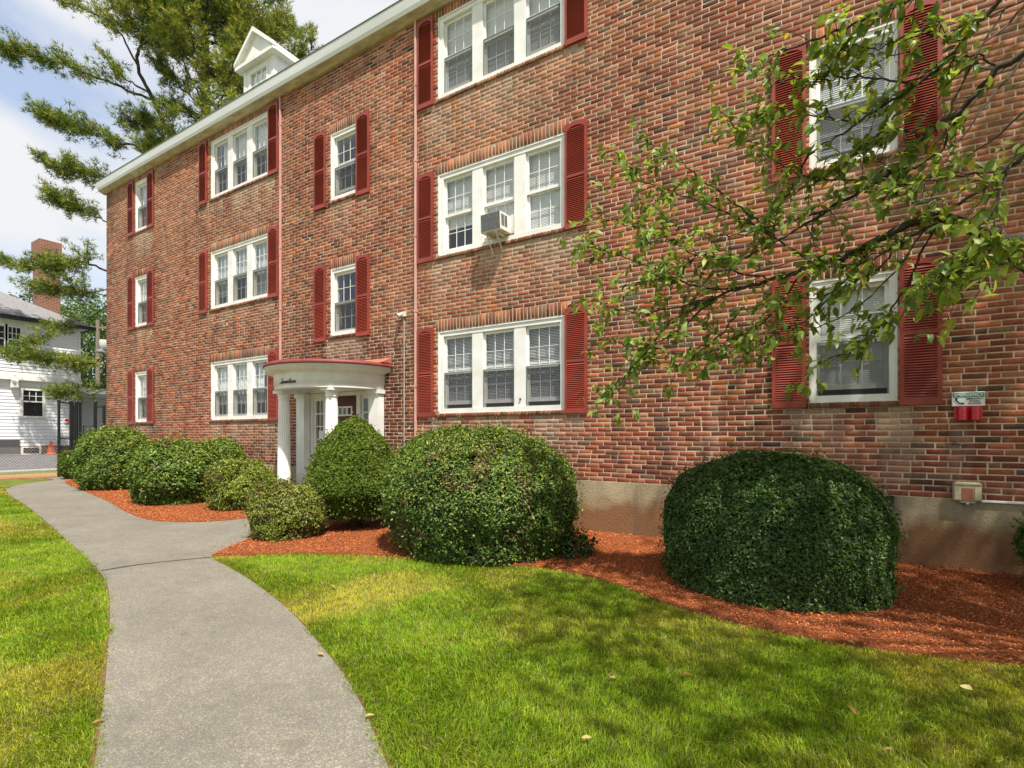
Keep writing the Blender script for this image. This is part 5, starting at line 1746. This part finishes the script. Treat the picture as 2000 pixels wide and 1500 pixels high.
# secondary leader on the left
mb = MB()
ld_ = [tuple(at(*p)) for p in [(330, 262, 24.6), (308, 215, 24.3), (268, 120, 24), (280, 60, 23.9), (272, -20, 23.8), (260, -90, 23.8)]]
bough(mb, [tuple(ptk(13.0))] + ld_, 0.14, 0.5, 0.6, 0.9, 0.35)
for p0_, e_l in (((270, 130), [(230, 60), (180, 25), (120, 0)]), ((275, 90), [(330, 40), (380, 0)]), ((272, 60), [(240, 20), (200, -30)]), ((290, 180), [(240, 150), (205, 110)]), ((278, 40), [(310, 0), (340, -40)])):
    bough(mb, [tuple(at(p0_[0], p0_[1], 24.0))] + [tuple(at(a, b_, 23.6)) for a, b_ in e_l], 0.05, 1.4, 0.3, 0.95, 0.4)
mb.build('bough', M['pinebark'], pine, PO2)
tuP = np.array(tuP); tuD = np.array(tuD); tuS = np.array(tuS); tuC = np.array(tuC)
tp_x, tp_y, tp_z = proj(tuP)
k_ = (tp_y > -500)
tuP, tuD, tuS, tuC = tuP[k_], tuD[k_], tuS[k_], tuC[k_]
nT, K = len(tuP), 7
tuD /= np.linalg.norm(tuD, axis=1, keepdims=True)
nd = tuD[:, None, :] * 0.75 + pg.normal(0, 0.55, (nT, K, 3))
nd /= np.linalg.norm(nd, axis=2, keepdims=True)
sdv = np.cross(nd, pg.normal(0, 1, (nT, K, 3)))
sdv /= np.linalg.norm(sdv, axis=2, keepdims=True)
ln_ = (tuS[:, None] * pg.uniform(0.7, 1.1, (nT, K)))[..., None]
wv = 0.012
A_ = tuP[:, None] - sdv * wv
B_ = tuP[:, None] + sdv * wv
C_ = tuP[:, None] + nd * ln_
V = np.stack([A_, B_, C_], 2).reshape(-1, 3)
F = np.arange(nT * K * 3).reshape(-1, 3)
tag(obj('needles', npmesh('needles', V, F, M['needle'], np.repeat(tuC, K, axis=0)), pine, PO2), kind='stuff')
print('TUFTS', nT, len(F))
# ================================================================== NEIGHBOURING HOUSE
XF = -33.0
GZ = 0.5
hs = thing('clapboard_house', (XF, 0, GZ), 'white clapboard house with grey hip roof beyond the parking lot', 'house')
HO = (-XF, 0, -GZ)
Y0h, Y1h = -8.0, 3.72
hm = MB()
hm.box(XF - 9, XF, Y0h, Y1h, GZ + 0.42, 4.25)
hw_ = hm.build('wall', M['clap'], hs, HO)
hm = MB().box(XF - 9.0, XF + 0.14, Y0h - 0.1, Y1h + 0.1, 4.25, 7.0)
hw2 = hm.build('upper_wall', M['clap'], hs, HO)
# clapboards, each with its own shadow edge
def board(x, y0, y1, z, h_, parent):
    MB().prism([(x, z), (x + 0.030, z + 0.004), (x + 0.006, z + h_), (x, z + h_)], 'y', y0, y1).build('clapboard', M['clap'], parent)
wn1 = (1.63, 2.35, 2.40, 3.66)
z = GZ + 0.44
while z < 4.1:
    if wn1[2] - 0.15 < z + 0.06 < wn1[3] + 0.14:
        board(XF + 0.001, Y0h, wn1[0] - 0.12, z, 0.155, hw_); board(XF + 0.001, wn1[1] + 0.12, Y1h - 0.12, z, 0.155, hw_)
    else:
        board(XF + 0.001, Y0h, Y1h - 0.12, z, 0.155, hw_)
    z += 0.16
z = 4.36
while z < 6.75:
    if z > 5.1: board(XF + 0.141, 1.62, Y1h + 0.02, z, 0.155, hw2)
    else: board(XF + 0.141, Y0h, Y1h + 0.02, z, 0.155, hw2)
    z += 0.16
mb = MB().box(XF + 0.0, XF + 0.05, Y1h - 0.12, Y1h + 0.002, GZ + 0.42, 4.12).box(XF + 0.14, XF + 0.19, Y1h + 0.02, Y1h + 0.102, 4.36, 6.8)
mb.build('corner_board', M['white'], hs, HO)
MB().box(XF, XF + 0.24, Y0h, Y1h + 0.16, 4.12, 4.25).box(XF + 0.14, XF + 0.2, Y0h, Y1h + 0.13, 4.25, 4.36).build('belt_course', M['white'], hs, HO)
MB().box(XF + 0.02, XF + 0.30, 1.15, 1.42, 3.72, 4.12).build('bracket', M['white'], hs, HO, bevel=0.04)
def house_window(y0, y1, z0, z1, x, hs=hs):
    mb = MB()
    t = 0.11
    mb.box(x, x + 0.06, y0 - t, y0, z0, z1 + t).box(x, x + 0.06, y1, y1 + t, z0, z1 + t).box(x, x + 0.06, y0, y1, z1, z1 + t).box(x, x + 0.10, y0 - t - 0.05, y1 + t + 0.05, z0 - 0.09, z0)
    zm = (z0 + z1) / 2 + 0.08
    mb.box(x - 0.02, x + 0.035, y0, y1, zm - 0.03, zm + 0.03)
    for i in (1, 2): mb.box(x - 0.02, x + 0.02, y0 + (y1 - y0) * i / 3 - 0.012, y0 + (y1 - y0) * i / 3 + 0.012, zm + 0.03, z1)
    mb.box(x - 0.02, x + 0.018, y0, y1, (zm + z1) / 2 - 0.01, (zm + z1) / 2 + 0.014)
    f_ = mb.build('window', M['white'], hs, HO)
    MB().quad((x + 0.004, y0, z0), (x + 0.004, y1, z0), (x + 0.004, y1, z1), (x + 0.004, y0, z1)).build('pane', simple('dark_glass', (0.02, 0.024, 0.03), None, 3, 0.08, spec=0.6), f_)
house_window(*wn1[:2], wn1[2], wn1[3], XF + 0.004)
house_window(0.40, 0.93, 5.30, 6.62, XF + 0.144)
house_window(1.07, 1.50, 5.30, 6.62, XF + 0.144)
# brick basement course with window
MB().box(XF - 8.9, XF + 0.03, Y0h, Y1h - 0.02, GZ - 0.3, GZ + 0.42).build('basement', simple('basement_brick', (0.30, 0.12, 0.08), (0.18, 0.075, 0.05), 22, 0.9), hs, HO)
b_w = MB().box(XF + 0.032, XF + 0.075, 1.55, 2.30, GZ - 0.02, GZ + 0.06).box(XF + 0.032, XF + 0.075, 1.55, 1.63, GZ + 0.06, GZ + 0.40).box(XF + 0.032, XF + 0.075, 2.22, 2.30, GZ + 0.06, GZ + 0.40).box(XF + 0.032, XF + 0.075, 1.63, 2.22, GZ + 0.34, GZ + 0.40).build('basement_window', M['white'], hs, HO)
MB().box(XF + 0.034, XF + 0.04, 1.63, 2.22, GZ + 0.06, GZ + 0.34).build('pane', M['interior'], b_w)
# hip roof, gutter
zr, ov = 7.12, 0.55
cA, cB, cC, cD = (XF + ov, Y1h + ov, zr), (XF + ov, Y0h - ov, zr), (XF - 9 - ov, Y0h - ov, zr), (XF - 9 - ov, Y1h + ov, zr)
ht = 2.9
rA, rB = (XF - 4.5, Y1h - 4.6, zr + ht), (XF - 4.5, Y0h + 4.6, zr + ht)
rf = MB().add([cA, cB, cC, cD, rA, rB], [(0, 4, 5, 1), (1, 5, 2), (2, 5, 4, 3), (3, 4, 0)]).build('roof', M['shingle'], hs, HO)
rf.data.materials.clear(); 
m, n, b = mat_new('shingle_rows')
g = n.nodes.new('ShaderNodeNewGeometry'); sx = n.nodes.new('ShaderNodeSeparateXYZ'); n.links.new(g.outputs['Position'], sx.inputs[0])
mo = n.nodes.new('ShaderNodeMath'); mo.operation = 'FRACT'
mu = n.nodes.new('ShaderNodeMath'); mu.operation = 'MULTIPLY'; mu.inputs[1].default_value = 11.0
n.links.new(sx.outputs['Z'], mu.inputs[0]); n.links.new(mu.outputs[0], mo.inputs[0])
cc_ = ramp(n, noise(n, 9, 5, 0.7), [(0.3, (0.15, 0.145, 0.15)), (0.7, (0.25, 0.24, 0.245))])
n.links.new(mixc(n, 0.6, cc_, ramp(n, mo.outputs[0], [(0.0, (0.7, 0.7, 0.7)), (0.2, (1, 1, 1)), (0.9, (1.05, 1.05, 1.05))]), 'MULTIPLY'), b.inputs['Base Color'])
b.inputs['Roughness'].default_value = 0.95
rf.data.materials.append(m)
MB().box(XF + 0.19, XF + ov, Y0h - ov, Y1h + ov, zr - 0.06, zr - 0.02).box(XF - 9, XF + 0.19, Y1h + 0.1, Y1h + ov, zr - 0.06, zr - 0.02).build('eave', M['white'], hs, HO)
gt_ = MB().box(XF + ov - 0.02, XF + ov + 0.11, Y0h - ov, Y1h + ov + 0.05, zr - 0.16, zr + 0.015).box(XF - 9, XF + ov - 0.02, Y1h + ov - 0.02, Y1h + ov + 0.05, zr - 0.10, zr + 0.015).build('gutter', M['blackgutter'], hs, HO)
# chimney of real bricks courses
chx, chy = -40.9, 4.75
chm = MB().box(chx - 0.62, chx + 0.62, chy - 0.40, chy + 0.55, GZ, 13.4).box(chx - 0.70, chx + 0.70, chy - 0.48, chy + 0.63, 12.35, 12.50).box(chx - 0.68, chx + 0.68, chy - 0.46, chy + 0.61, 12.52, 13.42)
m, n, b = mat_new('chimney_brick')
bt = n.nodes.new('ShaderNodeTexBrick')
bt.inputs['Color1'].default_value = (0.27, 0.085, 0.040, 1); bt.inputs['Color2'].default_value = (0.16, 0.05, 0.03, 1); bt.inputs['Mortar'].default_value = (0.30, 0.21, 0.15, 1)
bt.inputs['Scale'].default_value = 1.0; bt.inputs['Mortar Size'].default_value = 0.012; bt.inputs['Brick Width'].default_value = 0.26; bt.inputs['Row Height'].default_value = 0.088
g = n.nodes.new('ShaderNodeNewGeometry'); sx = n.nodes.new('ShaderNodeSeparateXYZ'); cb_ = n.nodes.new('ShaderNodeCombineXYZ'); ad = n.nodes.new('ShaderNodeMath')
n.links.new(g.outputs['Position'], sx.inputs[0]); n.links.new(sx.outputs['X'], ad.inputs[0]); n.links.new(sx.outputs['Y'], ad.inputs[1])
n.links.new(ad.outputs[0], cb_.inputs['X']); n.links.new(sx.outputs['Z'], cb_.inputs['Y']); n.links.new(cb_.outputs[0], bt.inputs['Vector'])
n.links.new(bt.outputs['Color'], b.inputs['Base Color']); b.inputs['Roughness'].default_value = 0.9
chm.build('chimney', m, hs, HO)
# side porch
pr_ = MB().box(XF - 5.5, XF - 0.35, Y1h + 0.1, Y1h + 6.0, 3.72, 4.02).build('porch_roof', M['white'], hs, HO)
MB().box(XF - 5.6, XF - 0.25, Y1h + 0.1, Y1h + 6.1, 4.02, 4.14).build('roof_edge', M['blackgutter'], pr_)
pw = MB().box(XF - 5.6, XF - 5.4, Y1h + 0.0, Y1h + 4.1, GZ + 0.4, 3.72).build('porch_wall', M['clap'], hs, HO)
z = GZ + 0.44
while z < 3.6:
    board(XF - 5.4, Y1h, Y1h + 4.1, z, 0.155, pw); z += 0.16
MB().box(XF - 5.4, XF - 0.4, Y1h + 0.03, Y1h + 4.2, GZ - 0.2, GZ + 0.40).build('porch_floor', M['kerb'], hs, HO)
rl = MB()
for q in range(2):
    rl.tube([(XF - 1.2 + q * 0.0, Y1h + 2.15 + q * 1.0, GZ + 1.45), (XF + 0.6, Y1h + 2.15 + q * 1.0, GZ + 0.85)], 0.06, 4, smooth=False)
    rl.box(XF + 0.52, XF + 0.66, Y1h + 2.08 + q, Y1h + 2.22 + q, GZ, GZ + 0.95)
    rl.box(XF - 1.3, XF - 1.16, Y1h + 2.08 + q, Y1h + 2.22 + q, GZ + .4, GZ + 1.55)
    for k_ in range(6): rl.tube([(XF - 1.0 + k_ * 0.27, Y1h + 2.15 + q, GZ + 0.35 - k_ * 0.03), (XF - 1.0 + k_ * 0.27, Y1h + 2.15 + q, GZ + 1.38 - k_ * 0.09)], 0.025, 4, smooth=False)
rl.build('stair_rail', M['white'], hs, HO)
sn = thing('wall_sign', (XF - 0.2, Y1h + 3.05, GZ + 0.9), 'small white sign with red square beside the porch steps', 'sign')
MB().box(-0.02, 0.02, -0.28, 0.28, 0, 0.62).box(-0.03, 0.01, -0.03, 0.03, -0.9, 0.0).build('board', M['signwhite'], sn)
MB().box(0.021, 0.026, -0.18, 0.18, 0.14, 0.5).build('red_square', M['signred'], sn)

# condenser, traffic cone
cnx, cny = XF + 0.8, 0.85
cn = thing('condenser_unit', (cnx, cny, GZ + 0.012), 'grey outdoor condenser unit against the brick base of the white house', 'condenser')
MB().box(-0.4, 0.4, -0.42, 0.42, 0.0, 0.06).box(-0.4, 0.4, -0.42, 0.42, 0.70, 0.78).box(-0.36, 0.36, -0.38, 0.38, 0.06, 0.70).build('cabinet', simple('condenser_grey', (0.25, 0.25, 0.25), None, 9, .6), cn, bevel=0.02)
mb = MB()
for q in range(14): mb.box(0.361, 0.39, -0.40, 0.40, 0.08 + q * 0.044, 0.10 + q * 0.044)
mb.build('grille', M['ac_grey'], cn)
tcn = thing('traffic_cone', (XF + 0.9, 2.42, GZ + 0.014), 'orange traffic cone standing on the parking lot by the white house', 'traffic cone')
tcn.scale = (0.8, 0.8, 0.82)
MB().box(-0.27, 0.27, -0.27, 0.27, 0, 0.05).build('base', M['cone'], tcn, bevel=0.015)
MB().lathe([(0.20, 0.05), (0.19, 0.09), (0.055, 0.78), (0.045, 0.80), (0, 0.80)], n=18).build('body', M['cone'], tcn)

# ================================================================== BLACK CHAIN LINK FENCE AND GATE
def link(mb, o_, u, w_, h_, pitch=0.085, r=0.004):
    """diagonal wires over a w x h panel; o origin, u horizontal unit direction"""
    o_ = Vector(o_); u = Vector(u)
    for s_ in (1, -1):
        t = -h_
        while t < w_:
            a0, b0_ = max(t, 0), min(t + h_, w_)
            if b0_ - a0 > 0.02:
                za, zb_ = (a0 - t), (b0_ - t)
                if s_ < 0: za, zb_ = h_ - za, h_ - zb_
                mb.tube([o_ + u * a0 + Vector((0, 0, za)), o_ + u * b0_ + Vector((0, 0, zb_))], r, 3, cap=False)
            t += pitch
    return mb


g0 = at(115, 850, 17.4); g0.z = 0
gu = (Vector((at(157, 850, 18.3).x, at(157, 850, 18.3).y, 0)) - g0)
gw_ = gu.length
gu.normalize()
gate = thing('chain_link_gate', tuple(g0), 'tall black chain link gate panel standing at the end of the path', 'gate')
mb = MB()
for t, rr2 in ((0.0, 0.045), (0.55 * gw_, 0.05), (0.82 * gw_, 0.05), (gw_, 0.04)):
    p = gu * t
    mb.build if False else mb.tube([(p.x, p.y, 0 if t == 0 else -0.05), (p.x, p.y, 2.66)], rr2, 8)
    mb.lathe([(rr2 + 0.012, 2.64), (rr2 + 0.012, 2.68), (0.02, 2.73), (0, 2.73)], (p.x, p.y, 0), 8)
mb.build('post', M['black'], gate)
mb = MB()
for zz in (0.10, 1.36, 2.60):
    mb.tube([(0, 0, zz), (gu.x * gw_, gu.y * gw_, zz)], 0.024, 6)
mb.build('rail', M['black'], gate)
link(MB(), (0, 0, 0.1), gu, gw_, 2.5).build('wire_mesh', M['black'], gate)
# second leaf, open and seen edge-on
gp = gu * (0.55 * gw_)
lu = Vector((at(150, 850, 20.6).x, at(150, 850, 20.6).y, 0)) - (g0 + gp); lu.normalize()
mb = MB()
mb.tube([gp + Vector((0, 0, 0.12)), gp + Vector((0, 0, 2.6)), gp + lu * 2.2 + Vector((0, 0, 2.6)), gp + lu * 2.2 + Vector((0, 0, 0.12)), gp + Vector((0, 0, 0.12))], 0.025, 6)
lf = mb.build('gate_leaf', M['black'], gate)
link(MB(), gp + Vector((0, 0, 0.12)), lu, 2.2, 2.48, 0.07, 0.006).build('wire_mesh', M['black'], lf)
rp = at(186, 850, 18.6)
fp = thing('gate_post', (rp.x, rp.y, 0), 'single black metal post between the gate and the building corner', 'post')
MB().tube([(0, 0, -0.05), (0, 0, 2.68)], 0.055, 10).build('shaft', M['black'], fp)
MB().lathe([(0.065, 2.66), (0.065, 2.72), (0.02, 2.78), (0, 2.78)], n=10).build('cap', M['black'], fp)
cpst = at(203, 850, 18.4)
f2 = thing('gate_post', (cpst.x, cpst.y, 0), 'black post right against the far corner of the brick building', 'post')
MB().tube([(0, 0, -0.05), (0, 0, 2.55)], 0.05, 10).build('shaft', M['black'], f2)
MB().tube([(rp.x - cpst.x, rp.y - cpst.y, 2.5), (0, 0, 2.5)], 0.02, 6).build('rail', M['black'], f2)
# round notice on the gate
rs = thing('round_sign', tuple(g0 + gu * (0.42 * gw_) + Vector((0.03, -0.05, 1.80))), 'round red and white notice hanging on the black gate', 'sign')
ang_ = math.atan2(gu.y, gu.x)
dd = MB().lathe([(0, -0.006), (0.125, -0.006), (0.125, 0.006), (0, 0.006)], n=28)
d1_ = dd.build('disc', M['signwhite'], rs, (0, 0, 0.14), rot=(R(90), 0, ang_))
half = [(0.118 * math.cos(a), 0.118 * math.sin(a)) for a in np.linspace(R(8), R(172), 16)]
MB().prism(half, 'z', 0.0065, 0.009).build('red_half', M['signred'], d1_)
# low fence running left from the gate
fdir = Vector((at(-120, 850, 16.2).x, at(-120, 850, 16.2).y, 0)) - g0
fl_ = fdir.length; fdir.normalize()
fc = thing('chain_link_fence', tuple(g0), 'low black chain link fence running left from the gate in front of the parking lot', 'fence')
mb = MB()
link(mb, (0, 0, 0.05), fdir, fl_, 1.0, 0.10, 0.0035)
mb.build('wire_mesh', M['conduit'], fc)
for t in (1.0,):
    p = fdir * fl_ * t
    MB().tube([(p.x, p.y, -0.05), (p.x, p.y, 1.1)], 0.03, 8).build('post', M['black'], fc)

# black iron chair/railing by the porch
ir = thing('iron_railing', tuple(at(163, 873, 23.5)), 'black iron railing frame between the gate posts in front of the porch', 'railing')
irz = ir.location.z
mb = MB().tube([(0, 0, -irz + 0.0 + .02), (0, 0, 1.0)], 0.03, 6).tube([(0.35, 0.35, -irz + .02), (0.35, 0.35, 1.0)], 0.03, 6)
for zz in (0.45, 0.62, 0.98): mb.tube([(0, 0, zz), (0.35, 0.35, zz)], 0.022, 6)
mb.tube([(0, 0, 0.62), (0.35, 0.35, 0.98)], 0.012, 5).tube([(0, 0, 0.98), (0.35, 0.35, 0.62)], 0.012, 5)
mb.build('frame', M['black'], ir)

# ================================================================== FAR TREES, UTILITY POLE
def far_tree(c, rx, rz, h0, n_leaf, label, cols, seed, size=0.34):
    g_ = np.random.default_rng(seed)
    root = thing('leafy_tree', (c[0], c[1], 0.4), label, 'tree', 'trees behind the parking lot')
    MB().tube([(0, 0, -0.5), (0.1, 0, h0 * 0.5), (0, 0.1, h0 + rz)], [0.28, 0.22, 0.06], 8).build('trunk', M['bark'], root)
    P = g_.normal(0, 1, (n_leaf, 3)); P /= np.linalg.norm(P, axis=1, keepdims=True)
    P *= (0.35 + 0.65 * g_.random((n_leaf, 1)) ** 0.5)
    P = P * np.array((rx, rx, rz))
    P *= (0.75 + 0.6 * fbm(P * 0.6 + seed, seed, 3))[:, None]
    k = fbm(P * 0.8 + 9, seed + 3, 3) > 0.42
    P = P[k]
    Nn = P / np.linalg.norm(P, axis=1, keepdims=True)
    V, F = cards(P + np.array((0, 0, h0 + rz)), Nn + g_.normal(0, 0.7, P.shape) + np.array((0, 0, .4)), g_.normal(0, 1, P.shape), size * g_.uniform(0.6, 1.2, len(P)), size * 0.6 * g_.uniform(0.6, 1.2, len(P)))
    cc = np.array(cols)[g_.integers(0, len(cols), len(P))] * g_.uniform(0.7, 1.3, (len(P), 1))
    tag(obj('crown', npmesh('crown', V, F, M['treeleaf'], np.repeat(cc, 2, axis=0)), root), kind='stuff')


FG = [(0.060, 0.120, 0.025), (0.085, 0.155, 0.03), (0.05, 0.10, 0.025), (0.11, 0.18, 0.035)]
p = at(205, 850, 41); far_tree((p.x, p.y), 4.6, 5.2, 2.0, 12000, 'bright green leafy tree between the white house and the brick building', FG, 21)
p = at(165, 850, 48); far_tree((p.x, p.y), 4.0, 4.6, 4.5, 8000, 'darker leafy tree behind the chimney of the white house', [(0.04, 0.085, 0.025), (0.055, 0.11, 0.028)], 22)
p = at(45, 850, 60); far_tree((p.x, p.y), 3.5, 4.4, 9.0, 4000, 'far leafy tree whose top shows left of the chimney above the roof', [(0.05, 0.085, 0.04), (0.065, 0.10, 0.045)], 23, 0.5)
pp = at(191, 850, 36)
up_ = thing('utility_pole', (pp.x, pp.y, 0.4), 'weathered wooden utility pole in front of the leafy trees', 'pole')
MB().tube([(0, 0, -0.2), (0, 0, 9.4)], [0.17, 0.12], 10).build('shaft', M['pole'], up_)
MB().box(-0.9, 0.9, -0.06, 0.06, 8.7, 8.85).build('crossarm', M['pole'], up_, rot=(0, 0, PHI))
MB().lathe([(0.0, 0.9), (0.26, 0.88), (0.28, 0.1), (0.0, 0.06)], n=12).build('transformer', M['kerb'], up_, (0.45, 0.2, 7.0))
sl = at(196, 850, 30)
lmp = thing('street_lamp', (sl.x, sl.y, 0.4), 'white bowl street lamp on a slim arm just left of the building corner', 'street lamp')
MB().tube([(0.9, 0.7, -0.2), (0.9, 0.7, 5.6), (0.7, 0.55, 6.2), (0.0, 0.0, 6.25)], 0.05, 8).build('pole', M['conduit'], lmp)
MB().lathe([(0.02, 0.22), (0.12, 0.2), (0.30, 0.02), (0.28, 0.0), (0, 0.05)], n=18).build('lamp_shade', M['white'], lmp, (0, 0, 6.0))

print('TRIS', sum(len(m.polygons) * (1 if len(m.polygons) and m.polygons[0].loop_total == 3 else 2) for m in bpy.data.meshes), 'OBJ', len(bpy.data.objects))
